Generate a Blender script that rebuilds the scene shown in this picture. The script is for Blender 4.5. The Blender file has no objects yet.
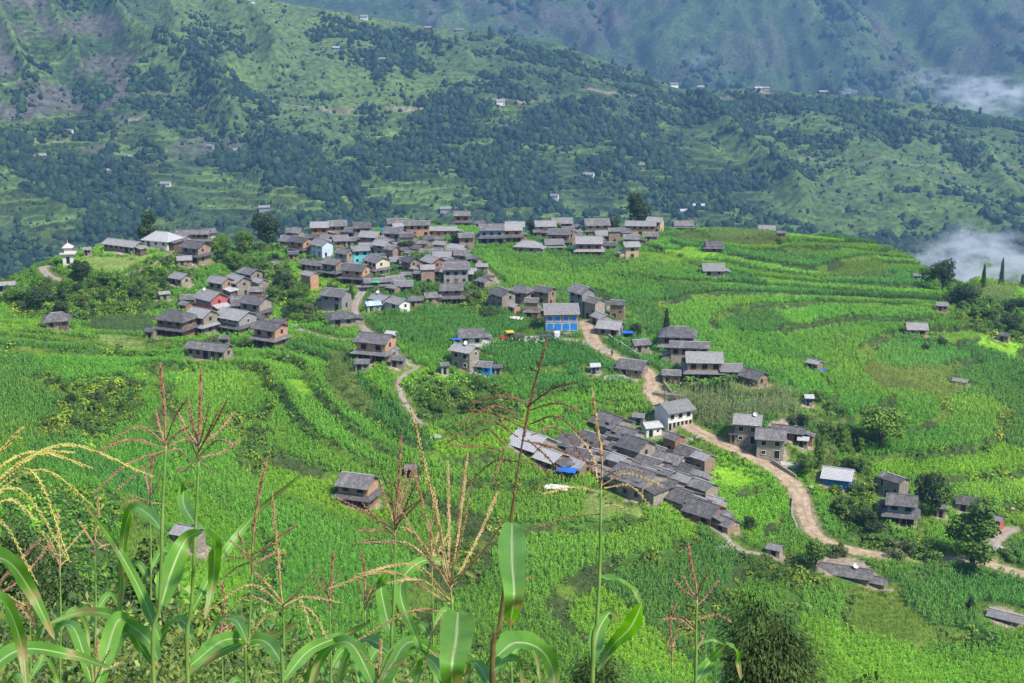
import bpy, math, random
import numpy as np
from mathutils import Vector, Matrix, Euler

# ------------------------------------------------------------------ camera, sky, sun, exposure
scene = bpy.context.scene
R = math.radians
W_PX, H_PX, F_PX = 1024, 683, 1422.2
PITCH = R(15.0)
CAM_Z = 120.0
cam_d = bpy.data.cameras.new('camera'); cam_o = bpy.data.objects.new('camera', cam_d)
scene.collection.objects.link(cam_o)
cam_o.location = (0, 0, CAM_Z); cam_o.rotation_euler = (R(90) - PITCH, 0, 0)
cam_d.lens = 50.0; cam_d.sensor_width = 36.0; cam_d.clip_start = 0.05; cam_d.clip_end = 20000
scene.camera = cam_o

SUN_EL, SUN_AZ = R(51), R(130)      # azimuth measured from +Y towards +X: the sun stands high behind the camera's right shoulder
world = bpy.data.worlds.new('World'); scene.world = world; world.use_nodes = True
wn = world.node_tree.nodes; wl = world.node_tree.links
sky = wn.new('ShaderNodeTexSky'); sky.sky_type = 'NISHITA'; sky.sun_disc = False
sky.sun_elevation = SUN_EL; sky.sun_rotation = SUN_AZ; sky.altitude = 1500; sky.air_density = 1.0; sky.dust_density = 1.5
wn['Background'].inputs['Strength'].default_value = 0.125
wl.new(sky.outputs[0], wn['Background'].inputs['Color'])
sun_d = bpy.data.lights.new('sun', 'SUN'); sun_o = bpy.data.objects.new('sun', sun_d)
scene.collection.objects.link(sun_o)
sun_d.energy = 4.1; sun_d.angle = R(8); sun_d.color = (1.0, 0.95, 0.87)
sdir = Vector((math.sin(SUN_AZ) * math.cos(SUN_EL), math.cos(SUN_AZ) * math.cos(SUN_EL), math.sin(SUN_EL)))
sun_o.rotation_euler = (-sdir).to_track_quat('-Z', 'Y').to_euler(); sun_o.location = (0, 0, 400)
scene.view_settings.view_transform = 'Standard'; scene.view_settings.look = 'None'
scene.view_settings.exposure = 0.74; scene.view_settings.gamma = 1.0
scene.cycles.volume_bounces = 2
scene.cycles.max_bounces = 6; scene.cycles.diffuse_bounces = 2; scene.cycles.transparent_max_bounces = 8
scene.cycles.use_denoising = True

# ------------------------------------------------------------------ noise and small maths
def _h(ix, iy, s):
    n = (ix.astype(np.int64) * 374761393 + iy.astype(np.int64) * 668265263 + s * 1274126177) & 0xffffffff
    n = ((n ^ (n >> 13)) * 1103515245) & 0xffffffff
    n = ((n ^ (n >> 16)) * 2246822519) & 0xffffffff
    return ((n ^ (n >> 15)) & 0xffffff) / float(0xffffff)
def vnoise(x, y, s=0):
    x = np.asarray(x, float); y = np.asarray(y, float)
    ix = np.floor(x); iy = np.floor(y); fx = x - ix; fy = y - iy
    fx = fx * fx * (3 - 2 * fx); fy = fy * fy * (3 - 2 * fy)
    a = _h(ix, iy, s); b = _h(ix + 1, iy, s); c = _h(ix, iy + 1, s); d = _h(ix + 1, iy + 1, s)
    return (a * (1 - fx) + b * fx) * (1 - fy) + (c * (1 - fx) + d * fx) * fy
def fbm(x, y, s=0, o=4):
    r = 0; a = 1; t = 0
    for k in range(o):
        r = r + a * vnoise(x * 2 ** k + 17.3 * k, y * 2 ** k - 9.1 * k, s + k); t += a; a *= .5
    return r / t
def smooth(e0, e1, x):
    t = np.clip((x - e0) / (e1 - e0), 0, 1); return t * t * (3 - 2 * t)
CP, SP = math.cos(PITCH), math.sin(PITCH)
def pt(px, py, D):
    """world point seen at pixel (px, py) whose distance along +Y is D"""
    u = (np.asarray(px, float) - W_PX / 2) / F_PX; v = -(np.asarray(py, float) - H_PX / 2) / F_PX
    t = D / (CP + v * SP)
    return u * t, D + 0 * t, CAM_Z + (-SP + v * CP) * t
def proj(x, y, z):
    z = z - CAM_Z
    c = y * CP - z * SP; up = y * SP + z * CP
    return W_PX / 2 + F_PX * x / c, H_PX / 2 - F_PX * up / c
def V(px, py, D):
    a = pt(px, py, D); return Vector((float(a[0]), float(a[1]), float(a[2])))

# ------------------------------------------------------------------ base height of the village spur
CTRL = [(0,300,385),(54,330,335),(100,325,352),(69,262,395),(120,255,405),(160,250,410),(195,262,410),(180,290,385),(200,340,335),
(269,350,325),(235,300,385),(290,250,450),(340,240,480),(394,228,500),(440,237,470),(462,228,500),(530,254,460),(600,240,490),
(684,231,510),(768,233,520),(860,241,505),(330,330,340),(355,290,385),(400,312,365),(455,287,395),(502,312,360),(561,333,335),
(465,373,300),(375,365,295),(617,325,345),(640,355,322),(678,360,325),(756,390,300),(674,436,290),(634,380,308),(714,278,420),
(760,320,380),(816,373,325),(800,270,440),(900,296,420),(918,338,375),(943,313,400),(1006,343,385),(960,388,335),(1024,400,330),
(900,420,300),(880,445,290),(973,515,262),(904,528,255),(841,490,270),(790,442,285),(771,458,278),(726,536,245),(610,445,285),
(530,458,270),(640,502,255),(805,510,262),(860,552,247),(974,562,247),(1024,577,243),(850,580,238),(1008,625,226),(550,560,230),
(357,508,248),(420,440,270),(280,400,285),(120,400,270),(0,370,280),(60,460,222),(186,550,186),(280,500,222),(0,500,180),
(400,600,205),(600,640,203),(780,610,222),(900,660,212),(1000,683,208),(300,683,165),(100,620,140),(0,600,118),(200,683,112),
(1024,290,455),(1000,284,475)]
P3 = [tuple(float(v) for v in pt(*c)) for c in CTRL]
rel = [(0,150,-88),(45,150,-90),(100,150,-92),(0,100,-61),(50,100,-63),(0,60,-36.5),(35,60,-40),(0,30,-20),(14,30,-20.5),(0,12,-9.0),
(-14,30,-16.8),(-6,12,-7.4),(6,12,-9.2),(0,0,-2.3),(5,0,-2.6),(-5,0,-2.1),(0,5,-5.2),(-3,5,-4.7),(3,5,-5.3),(0,-15,4),(-25,60,-34),(-12,20,-11.5),
(-40,100,-55),(-60,60,-32),(-120,100,-48),(-170,200,-66),(90,60,-45),(-60,0,-2),(60,0,-8),(200,100,-75),(250,230,-112),
(-200,300,-66),(-210,400,-78),(-250,520,-130),(260,300,-112),(270,400,-120),(290,520,-150),(-260,150,-60),(-260,0,-20),(260,0,-40),(0,-40,12)]
P3 += [(a, b, c + CAM_Z) for a, b, c in rel]
P3 = np.array(P3); _c = 14.0
def _phi(a, b):
    d2 = ((a[:, None, :] - b[None, :, :]) ** 2).sum(2); return -np.sqrt(d2 + _c * _c)
_n = len(P3); _S = 1 / 100.
A = np.zeros((_n + 3, _n + 3)); A[:_n, :_n] = _phi(P3[:, :2], P3[:, :2]) + np.eye(_n) * 1.5
Q = np.c_[np.ones(_n), P3[:, :2] * _S]; A[:_n, _n:] = Q; A[_n:, :_n] = Q.T
COEF = np.linalg.solve(A, np.r_[P3[:, 2], 0, 0, 0])
def rbf(x, y):
    sh = x.shape; p = np.c_[x.ravel(), y.ravel()]; out = np.empty(len(p))
    for i in range(0, len(p), 40000):
        q = p[i:i + 40000]
        out[i:i + 40000] = _phi(q, P3[:, :2]) @ COEF[:_n] + np.c_[np.ones(len(q)), q * _S] @ COEF[_n:]
    return out.reshape(sh)
RIM = [(-150,300,380),(0,297,392),(60,263,408),(110,253,418),(150,248,425),(215,233,455),(270,236,480),(330,230,498),(400,224,512),
(440,219,520),(540,226,505),(600,226,520),(700,224,532),(780,234,538),(860,241,522),(905,264,485),(935,292,450),(965,300,440),(985,284,480),(1024,282,485),(1200,300,470)]
_rx, _ry = [], []
for c in RIM:
    q = pt(*c); _rx.append(float(q[0] / q[1])); _ry.append(float(q[1]))
GX0, GX1, GY0, GY1, GS = -290.0, 290.0, -40.0, 700.0, 1.0
gx = np.arange(GX0, GX1 + .5, GS); gy = np.arange(GY0, GY1 + .5, GS)
X, Y = np.meshgrid(gx, gy)
Z0 = rbf(X, Y)
Z0 += (fbm(X / 38, Y / 38, 3, 3) - .5) * 2.2 * smooth(60, 150, Y)
def rimdist(x, y):
    return y - np.interp(x / np.maximum(y, 30.), _rx, _ry)
_d = rimdist(X, Y); _dd = np.maximum(_d - 2, 0)
Z0 = Z0 - (np.sqrt((_dd * .62) ** 2 + 16) - 4)
def bil(Zg, x, y):
    fx = np.clip((np.asarray(x, float) - GX0) / GS, 0, len(gx) - 1.001); fy = np.clip((np.asarray(y, float) - GY0) / GS, 0, len(gy) - 1.001)
    ix = fx.astype(int); iy = fy.astype(int); fx = fx - ix; fy = fy - iy
    return (Zg[iy, ix] * (1 - fx) + Zg[iy, ix + 1] * fx) * (1 - fy) + (Zg[iy + 1, ix] * (1 - fx) + Zg[iy + 1, ix + 1] * fx) * fy
_DS = np.arange(40, 690, .5)
def hit(px, py, Zg=None, dmin=40):
    """first ground point seen at the pixel"""
    Zg = Z0 if Zg is None else Zg
    ds = _DS[_DS >= dmin]
    x, y, z = pt(px, py, ds)
    below = np.nonzero(z < bil(Zg, x, y))[0]
    k = below[0] if len(below) else len(ds) - 1
    d = ds[k] - (.25 if k else 0)
    x, y, z = pt(px, py, d)
    if rimdist(np.array(float(x)), np.array(float(y))) > -1.5:      # nothing is seen past the brow: stand on the brow instead
        d = float(np.interp(x / y, _rx, _ry)) - 4; x, y, z = pt(px, py, d)
    return Vector((float(x), float(y), float(bil(Zg, x, y))))

# ------------------------------------------------------------------ materials
MATS = {}
def newmat(name):
    m = bpy.data.materials.new(name); m.use_nodes = True
    return m, m.node_tree.nodes, m.node_tree.links, m.node_tree.nodes['Principled BSDF']
def noisy(name, c1, c2, scale=2.0, rough=.85, bump=.0, detail=5, coord='Object', spec=.25, extra=None, rand=.0):
    if name in MATS: return MATS[name]
    m, n, l, b = newmat(name)
    tc = n.new('ShaderNodeTexCoord'); nz = n.new('ShaderNodeTexNoise'); nz.inputs['Scale'].default_value = scale; nz.inputs['Detail'].default_value = detail
    l.new(tc.outputs[coord], nz.inputs['Vector'])
    cr = n.new('ShaderNodeValToRGB'); cr.color_ramp.elements[0].position = .32; cr.color_ramp.elements[1].position = .68
    cr.color_ramp.elements[0].color = (*c1, 1); cr.color_ramp.elements[1].color = (*c2, 1)
    l.new(nz.outputs['Fac'], cr.inputs['Fac']); out = cr.outputs['Color']
    if rand:
        oi = n.new('ShaderNodeObjectInfo'); mp = n.new('ShaderNodeMapRange'); mp.inputs['To Min'].default_value = 1 - rand; mp.inputs['To Max'].default_value = 1 + rand
        l.new(oi.outputs['Random'], mp.inputs['Value'])
        hs = n.new('ShaderNodeHueSaturation'); l.new(mp.outputs[0], hs.inputs['Value']); l.new(out, hs.inputs['Color']); out = hs.outputs['Color']
    l.new(out, b.inputs['Base Color']); b.inputs['Roughness'].default_value = rough; b.inputs['Specular IOR Level'].default_value = spec
    if bump:
        bp = n.new('ShaderNodeBump'); bp.inputs['Strength'].default_value = bump; bp.inputs['Distance'].default_value = .05
        l.new(nz.outputs['Fac'], bp.inputs['Height']); l.new(bp.outputs['Normal'], b.inputs['Normal'])
    MATS[name] = m; return m
def attrmat(name, scale=.6, amt=.35, rough=.8, transl=0.0, spec=.2, scale2=None, bump=0):
    """albedo from the mesh's crop/ground colour map, broken up by noise"""
    m, n, l, b = newmat(name)
    at = n.new('ShaderNodeAttribute'); at.attribute_name = 'Col'
    g = n.new('ShaderNodeNewGeometry'); nz = n.new('ShaderNodeTexNoise'); nz.inputs['Scale'].default_value = scale; nz.inputs['Detail'].default_value = 6
    l.new(g.outputs['Position'], nz.inputs['Vector'])
    mp = n.new('ShaderNodeMapRange'); mp.inputs['From Min'].default_value = .3; mp.inputs['From Max'].default_value = .7
    mp.inputs['To Min'].default_value = 1 - amt; mp.inputs['To Max'].default_value = 1 + amt
    l.new(nz.outputs['Fac'], mp.inputs['Value'])
    mx = n.new('ShaderNodeVectorMath'); mx.operation = 'SCALE'; l.new(at.outputs['Color'], mx.inputs[0]); l.new(mp.outputs[0], mx.inputs['Scale'])
    l.new(mx.outputs[0], b.inputs['Base Color']); b.inputs['Roughness'].default_value = rough; b.inputs['Specular IOR Level'].default_value = spec
    if bump:
        bp = n.new('ShaderNodeBump'); bp.inputs['Strength'].default_value = .6; bp.inputs['Distance'].default_value = bump
        l.new(nz.outputs['Fac'], bp.inputs['Height']); l.new(bp.outputs['Normal'], b.inputs['Normal'])
    if transl:
        t = n.new('ShaderNodeBsdfTranslucent'); ms = n.new('ShaderNodeMixShader'); ms.inputs[0].default_value = transl
        l.new(mx.outputs[0], t.inputs['Color']); l.new(b.outputs[0], ms.inputs[1]); l.new(t.outputs[0], ms.inputs[2])
        l.new(ms.outputs[0], n['Material Output'].inputs['Surface'])
    return m

# ------------------------------------------------------------------ object helpers
def tag(o, label=None, cat=None, group=None, kind=None):
    if label: o['label'] = label
    if cat: o['category'] = cat
    if group: o['group'] = group
    if kind: o['kind'] = kind
    return o
def link(o, parent=None):
    scene.collection.objects.link(o)
    if parent is not None: o.parent = parent
    return o
def npmesh(name, verts, faces, mat, col=None, smoothf=False, parent=None, attrs=None):
    me = bpy.data.meshes.new(name); verts = np.asarray(verts, np.float32); faces = np.asarray(faces, np.int32)
    k = faces.shape[1]; nf = len(faces)
    me.vertices.add(len(verts)); me.vertices.foreach_set('co', verts.ravel())
    me.loops.add(nf * k); me.loops.foreach_set('vertex_index', faces.ravel())
    me.polygons.add(nf); me.polygons.foreach_set('loop_start', np.arange(0, nf * k, k, dtype=np.int32))
    if smoothf: me.polygons.foreach_set('use_smooth', np.ones(nf, bool))
    me.update(calc_edges=True)
    if col is not None:
        a = me.attributes.new('Col', 'FLOAT_COLOR', 'POINT')
        a.data.foreach_set('color', np.c_[col, np.ones(len(col))].astype(np.float32).ravel())
    for an, av in (attrs or {}).items():
        a = me.attributes.new(an, 'FLOAT', 'POINT'); a.data.foreach_set('value', np.asarray(av, np.float32))
    me.materials.append(mat)
    o = bpy.data.objects.new(name, me); return link(o, parent)
def gridfaces(nr, nc):
    i = np.arange(nr * nc).reshape(nr, nc)
    return np.c_[i[:-1, :-1].ravel(), i[:-1, 1:].ravel(), i[1:, 1:].ravel(), i[1:, :-1].ravel()]
def bulk(name, tmpls, P, rot, sc, col, mat, jitter=.12, rng=None):
    rng = rng or np.random.default_rng(1)
    vs, fs, cs = [], [], []; off = 0; which = rng.integers(0, len(tmpls), len(P))
    for k, (tv, tf) in enumerate(tmpls):
        s = which == k
        if not s.any(): continue
        p, r, c, cc = P[s], rot[s], sc[s], col[s]; n = len(p)
        v = tv[None] * c[:, None, :]; co, si = np.cos(r)[:, None], np.sin(r)[:, None]
        x = v[..., 0] * co - v[..., 1] * si; y = v[..., 0] * si + v[..., 1] * co
        vv = np.stack([x, y, v[..., 2]], 2) + p[:, None, :]
        nq = tf.shape[1]
        fs.append((tf[None] + (np.arange(n) * len(tv))[:, None, None] + off).reshape(-1, nq)); off += n * len(tv)
        vs.append(vv.reshape(-1, 3))
        # one tint per leaf: vertices come in runs of equal length
        j = 1 + (rng.random((n, 1, 1)) - .5) * 2 * jitter + (rng.random((n, len(tv) // 4 + 1, 1)).repeat(4, 1)[:, :len(tv)] - .5) * 2 * jitter
        cs.append((cc[:, None, :] * j).reshape(-1, 3))
    return npmesh(name, np.concatenate(vs), np.concatenate(fs), mat, np.concatenate(cs))
# ------------------------------------------------------------------ what stands where
# house rows: (px, py of the front foot, apparent width px, turn deg, storeys, wall, roof, features, special label)
# features: k skirt roof, b ochre upper band, h hipped roof, l long, w large windows, p posts, c small lean-to
HOUSES = [
 ('on the school knoll', 'buildings on the school knoll', [
  (120,254,44,-29,1,'stone','metal','l','long stone hall with pale gable end on the school knoll'),
  (159,249,35,-22,1,'white','white','h','white walled school block under a pale hipped roof beside the tree'),
  (87,256,9,8,1,'stone','metal','','tiny grey roofed shed between the shrine and the stone hall')]),
 ('below the school knoll', 'houses below the school knoll', [
  (54,331,28,19,1,'stone','slate','hp','lone square stone house at the foot of the scrubby slope, far left'),
  (4,292,20,16,1,'stone','metal','l','grey roofed stone building cut by the left picture edge'),
  (192,239,33,5,2,'brown','slate','kl',None),(180,247,20,-24,1,'stone','metal','',None),(206,247,19,32,2,'white','slate','',None),
  (194,263,30,-32,2,'brown','slate','k',None),(183,267,18,16,1,'stone','metal','',None),(179,287,22,-35,1,'stone','metal','w','square stone house with light roof standing alone below the knoll'),
  (163,301,14,24,1,'stone','metal','c','small pale roofed shed in the tall grass under the knoll')]),
 ('around the red house', 'houses in the hollow around the red house', [
  (209,316,34,-42,2,'red','metal','w','two-storey house with red side wall and blue front'),
  (219,299,26,-32,2,'brown','metal','',None),(236,298,28,-45,2,'stone','metal','',None),(249,289,26,-40,2,'stone','slate','',None),
  (259,297,20,-48,2,'stone','metal','',None),(228,306,13,-32,1,'brown','slate','',None),(254,321,32,-29,2,'stone','slate','k',None),
  (233,335,42,-32,2,'grey','metal','kw','grey two-storey house with pale window and blue side verandah'),
  (200,335,32,-35,2,'stone','metal','k',None),(174,338,40,-24,2,'brick','slate','kh','low brown-banded house with skirt roof at hollow left end'),
  (269,349,35,-29,2,'brick','slate','kbp','stone house with gablet roof beside the white patio'),
  (150,340,13,-16,1,'brown','slate','c',None),(207,361,48,-22,1,'stone','slate','l','long low shed roof lying below the hollow hamlet'),
  (224,347,12,0,1,'brown','slate','c',None)]),
 ('in the left village back row', 'houses in the back row of the left village', [
  (289,248,22,-32,1,'brown','metal','',None),(303,234,11,0,1,'dark','slate','',None),(319,237,19,6,2,'brick','metal','',None),
  (312,243,13,-8,1,'red','slate','c',None),(337,238,20,8,2,'brown','slate','',None),(352,239,18,-16,1,'stone','slate','',None),
  (361,241,20,13,2,'brown','slate','',None),(328,246,18,-24,1,'stone','metal','',None),(339,248,20,24,1,'brown','metal','',None),
  (351,247,15,8,1,'stone','slate','',None),(370,249,22,-13,2,'brown','metal','',None),(384,248,18,24,1,'brown','slate','',None),
  (394,247,22,-16,2,'grey','slate','',None)]),
 ('in the left village middle row', 'houses in the middle row of the left village', [
  (275,271,15,16,1,'stone','slate','c',None),(300,256,26,-35,2,'orange','slate','k',None),
  (321,258,24,-44,2,'bluewhite','metal','w','tall white house with blue lower front and gabled roof'),
  (359,265,21,19,2,'turquoise','metal','w','turquoise walled house with pale roof in left village'),
  (376,277,28,-50,2,'cream','slate','kw','cream gable-walled house with black skirt roof beside turquoise house'),
  (392,253,15,0,1,'brown','slate','',None),(382,258,20,-32,2,'stone','metal','',None),(396,268,18,16,1,'grey','metal','',None),
  (408,270,20,8,1,'brown','slate','k',None),(417,276,15,-24,1,'brown','metal','c',None),(344,267,20,-32,2,'stone','slate','',None)]),
 ('in the left village front row', 'houses in the front row of the left village', [
  (313,273,29,-32,1,'brown','slate','l',None),(333,280,26,-35,2,'brown','slate','k',None),
  (355,285,29,-19,2,'orange','slate','kbp','orange verandah house with dark skirt roof at top of path'),
  (309,291,20,-40,2,'orange','metal','',None),(377,291,29,13,1,'brown','slate','kl',None),(394,289,22,24,1,'stone','slate','',None),
  (335,312,31,-24,2,'grey','slate','','plain two-storey grey stone house with one small white window'),
  (340,328,29,19,1,'stone','slate','h','single-storey stone hut below the grey house by path'),(381,308,24,-40,1,'stone','metal','',None),
  (398,313,24,-44,1,'white','metal','','whitish shed with long pale lean-to roof above green field'),(415,307,15,5,1,'brown','slate','',None)]),
 ('on the central village back edge', 'houses on the back edge of the central village', [
  (394,228,18,13,1,'brown','slate','',None),(415,238,30,5,2,'orange','slate','bl',None),(403,236,14,-8,2,'brown','slate','',None),
  (442,237,29,0,1,'orange','metal','bl','long orange-walled block with five windows and pale roof'),
  (462,228,16,0,2,'brick','slate','k','lone dark house on the skyline behind the orange block'),
  (480,229,11,0,1,'brown','slate','',None)]),
 ('in the central village middle', 'houses in the middle of the central village', [
  (403,257,13,32,1,'brown','slate','',None),(421,250,13,0,1,'brown','slate','',None),(427,246,15,16,1,'stone','slate','',None),
  (441,251,18,-29,1,'brown','metal','',None),(437,245,14,16,1,'stone','slate','',None),(435,257,16,8,1,'brown','slate','',None),
  (457,256,20,-24,1,'stone','metal','',None),(442,264,18,0,1,'brown','metal','',None),(448,268,15,24,1,'stone','slate','',None)]),
 ('in the central village front', 'houses at the front of the central village', [
  (410,275,20,-48,2,'brown','slate','',None),(419,281,15,-24,1,'brown','slate','c',None),(433,278,25,-51,2,'brick','metal','k',None),
  (455,285,28,6,2,'grey','slate','w','big two-storey grey stone block with flat front'),
  (463,263,18,-16,1,'stone','slate','',None),(470,265,13,16,1,'stone','slate','',None),(451,304,24,5,2,'brown','slate','k',None),
  (432,305,20,13,1,'brown','slate','',None),(478,267,10,-58,1,'brown','slate','',None),(477,279,11,-50,1,'stone','slate','c',None)]),
 ('beside the hilltop field', 'houses beside the hilltop field', [
  (491,244,26,5,2,'greyblue','slate','k','grey-blue two-storey house with dark skirt roof on hilltop'),
  (511,243,22,6,2,'orange','metal','k',None),(515,232,19,0,1,'grey','metal','',None),(522,240,11,16,1,'brown','slate','',None),
  (528,254,26,-13,1,'stone','metal','h','squat stone house at the corner of the bright hilltop field'),(537,238,9,0,1,'brick','slate','',None)]),
 ('left of the blue house', 'houses left of the bright blue house', [
  (484,289,18,-48,1,'stone','slate','',None),(489,284,13,-50,1,'brown','slate','',None),(503,310,26,-55,2,'stone','slate','',None),
  (521,308,22,-24,2,'brown','slate','h',None),(514,315,15,-48,1,'orange','metal','c',None),(532,319,16,-8,2,'brown','slate','k',None),
  (536,301,12,24,1,'stone','slate','',None),(545,307,24,-35,2,'brown','slate','',None),(542,318,15,8,1,'brick','slate','c',None)]),
 ('right of the blue house', 'houses beside the bright blue house', [
  (561,332,35,3,2,'stone','metal','wB','bright blue shuttered two-storey house on the lane'),
  (582,318,26,-52,3,'grey','slate','w','tall three-storey grey house with rows of small windows'),
  (595,321,22,-52,2,'stone','slate','',None),(602,327,22,-58,1,'stone','metal','',None),(611,338,28,-19,1,'stone','metal','',None),
  (605,313,18,-44,1,'stone','slate','',None),(618,320,18,-13,2,'brown','slate','',None)]),
 ('in the far right hamlet', 'houses in the far right hamlet', [
  (545,237,22,6,2,'ochre','metal','k',None),(562,234,21,3,2,'brown','metal','p',None),(574,232,12,8,1,'brown','slate','',None),
  (560,248,24,-8,2,'brick','slate','k',None),(554,251,20,5,1,'brown','metal','k',None),(594,227,15,-32,1,'stone','slate','',None),
  (597,236,26,5,2,'ochre','slate','k',None),(603,242,19,13,1,'brown','metal','',None),(589,257,26,0,2,'brick','metal','k',None),
  (631,260,18,13,2,'ochre','metal','c',None),(632,246,18,-8,1,'brown','slate','',None),(641,237,31,-6,2,'ochre','metal','bl','long ochre-walled house with pale roof below the big tree'),
  (656,234,19,-24,2,'ochre','metal','',None),(622,239,18,8,1,'brown','slate','',None),(652,242,15,-8,1,'brown','slate','',None),
  (684,231,19,0,1,'brick','slate','kb',None)]),
 ('in the roadside compound', 'houses in the roadside compound', [
  (679,355,36,-8,2,'brown','slate','kh','tall brown house with stacked roofs beside the pointed tree'),
  (690,366,40,-6,2,'stone','slate','l',None),(672,384,21,-6,1,'brown','slate','p',None),
  (705,381,37,-3,2,'orange','metal','kbp','orange balcony house with pale roof in front of banana plants'),
  (731,380,22,0,1,'stone','metal','p',None),(756,388,29,-45,1,'brown','slate','','dark stone barn with turned roof at compound right end'),
  (641,353,20,13,1,'stone','slate','',None),(634,379,33,-22,1,'brown','slate','w','single brown house between the track and the road bend')]),
 ('at the white columned house', 'buildings at the white columned house', [
  (675,433,40,29,2,'white','metal','wV','white two-storey house with dark columns facing the road'),
  (652,438,23,19,1,'white','white','','low white annex with orange door beside the columned house'),
  (639,426,15,-13,1,'grey','metal','c','small open shed left of the white columned house')]),
 ('below the tall corn field', 'houses below the tall corn field', [
  (749,446,31,-13,2,'stone','metal','w','two-storey stone house under the round tree by road'),
  (772,459,33,-10,2,'stone','slate','w','grey stone house with dark windows closest to the road bend'),
  (790,442,35,-22,1,'brick','slate','l','long brick-red house behind the roadside stone houses'),
  (804,449,14,-16,1,'stone','white','','tiny hut with white roof at roadside houses right end'),
  (735,443,12,-19,1,'brick','slate','c','little brick shed beside the road left of stone house')]),
 ('in the slate roofed cluster, upper side', 'houses of the slate roofed cluster', [
  (533,457,44,-46,1,'stone','white','','pale metal roofed house at the left tip of slate cluster'),
  (553,471,31,-50,1,'brick','white','c','cluttered shed with blue tarp at the slate cluster left side'),
  (574,455,31,-44,1,'stone','slate','',None),(583,470,35,-39,1,'stone','slate','',None),(596,454,34,-45,1,'stone','slate','',None),
  (603,468,28,-43,1,'brown','slate','',None),(613,442,37,-45,2,'stone','slate','',None),(627,453,34,-41,2,'stone','slate','',None),
  (638,467,34,-50,2,'stone','slate','',None),(657,464,31,-47,1,'stone','slate','',None)]),
 ('in the slate roofed cluster, lower side', 'houses of the slate roofed cluster', [
  (652,478,34,-46,1,'stone','slate','',None),(640,503,54,-50,2,'stone','slate','','stone house with big pointed gable wall facing the field'),
  (665,488,28,-52,1,'stone','slate','',None),(692,467,31,-54,1,'stone','slate','',None),(688,480,26,-43,1,'stone','slate','',None),
  (698,491,24,-45,1,'stone','slate','',None),(705,505,28,-43,2,'stone','slate','',None),(683,488,21,-42,1,'brown','slate','',None),
  (668,498,34,-39,1,'stone','slate','',None),(681,510,39,-45,1,'stone','slate','',None),(696,516,34,-48,1,'brown','slate','',None),
  (708,525,39,-47,1,'brick','slate','',None),(728,535,26,-51,1,'brown','slate','c',None)]),
 ('among the trees at lower right', 'houses among the trees at lower right', [
  (891,489,22,-44,1,'stone','slate','','uppermost of the three stacked gabled houses beside the dark tree'),
  (898,502,28,-51,2,'stone','slate','','middle one of the three stacked gabled houses beside dark tree'),
  (904,526,35,-16,2,'greyblue','slate','k','lowest and largest of three stacked gabled houses, blue-grey front'),
  (884,514,13,-16,1,'stone','slate','c','small lean-to left of the lowest stacked gabled house'),
  (942,519,10,-16,1,'stone','slate','c','tiny shed just right of the dark tree'),
  (971,514,29,-19,1,'stone','slate','','grey roofed house hidden behind the large round tree'),
  (999,531,16,-48,1,'red','metal','c','red doored shack on the stony ground right of tree'),
  (841,490,36,-22,1,'blue','white','','low bright blue walled house standing alone above the field'),
  (850,583,57,-22,1,'stone','slate','ls','long sagging slate roof sunk in the field below road'),
  (880,590,26,-32,1,'brown','slate','cs','broken lower roof right of the sagging slate roof'),
  (1010,626,35,-35,1,'stone','metal','ls','pale long roof in the field at the right edge'),
  (776,560,20,-29,1,'stone','metal','c','pale roofed hut beside the bushes near the bottom road')]),
 ('standing alone', 'lone houses in the fields', [
  (357,508,42,-19,2,'brick','slate','kbp','brick and slate farmhouse alone in the maize, windows facing camera'),
  (411,479,15,-8,1,'brick','slate','','small brick outhouse just right of the lone brick farmhouse'),
  (375,363,40,-19,2,'orange','slate','kb','orange banded farmhouse with stacked roofs where path meets field'),
  (362,372,16,0,1,'stone','slate','','low stone lean-to at the left foot of banded farmhouse'),
  (398,368,18,-10,1,'stone','slate','','low dark roofed shed at right foot of banded farmhouse'),
  (391,342,13,-22,1,'grey','white','c','small white roofed stall beside the path bend'),
  (471,346,26,3,1,'white','slate','','low dark roofed shed with whitewashed base and blue awning'),
  (465,372,30,-32,2,'stone','metal','w','two-storey stone house with open dark ground floor, blue annex'),
  (484,375,22,-16,1,'blue','slate','','blue sheeted annex under grey roof beside two-storey stone house'),
  (444,375,10,16,1,'grey','slate','c','tiny hut left of the stone house with blue annex'),
  (498,376,10,0,1,'stone','slate','c','tiny stone hut right of the blue annex'),
  (595,374,12,8,1,'grey','white','','tiny white roofed kiosk in field left of the track'),
  (372,313,19,22,1,'grey','bluesheet','','low shed roofed with a blue and white sheet'),
  (714,252,16,0,1,'brick','slate','k','reddish hut with dark roof in the terraces at top right'),
  (714,277,22,0,1,'stone','metal','','pale roofed hut with blue door amid terraces'),
  (816,372,19,-45,1,'brown','metal','','lone shack with blue barrel on the right terraces'),
  (768,231,18,-8,1,'greyblue','metal','','bluish roofed hut on the skyline where terraces start'),
  (781,239,10,0,1,'brick','slate','','small brown hut right of bluish skyline hut'),
  (917,281,9,0,1,'white','metal','','tiny whitish hut near the spur edge under tall trees'),
  (943,312,14,-10,1,'brick','metal','','small hut with dark doorway on upper right terraces'),
  (918,337,22,-6,1,'orange','metal','','orange walled hut with white roof on the right terraces'),
  (1006,343,14,-32,1,'brown','slate','','dark wooden hut near the right edge on terraces'),
  (962,386,16,-29,1,'stone','metal','ls','low grey roof almost hidden in the right hand maize'),
  (809,407,10,0,1,'grey','white','','tiny white roofed shelter in bushes above the roadside houses'),
  (186,550,37,-24,1,'stone','metal','','pale roofed stone hut behind the foreground maize leaves')]),
]
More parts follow.
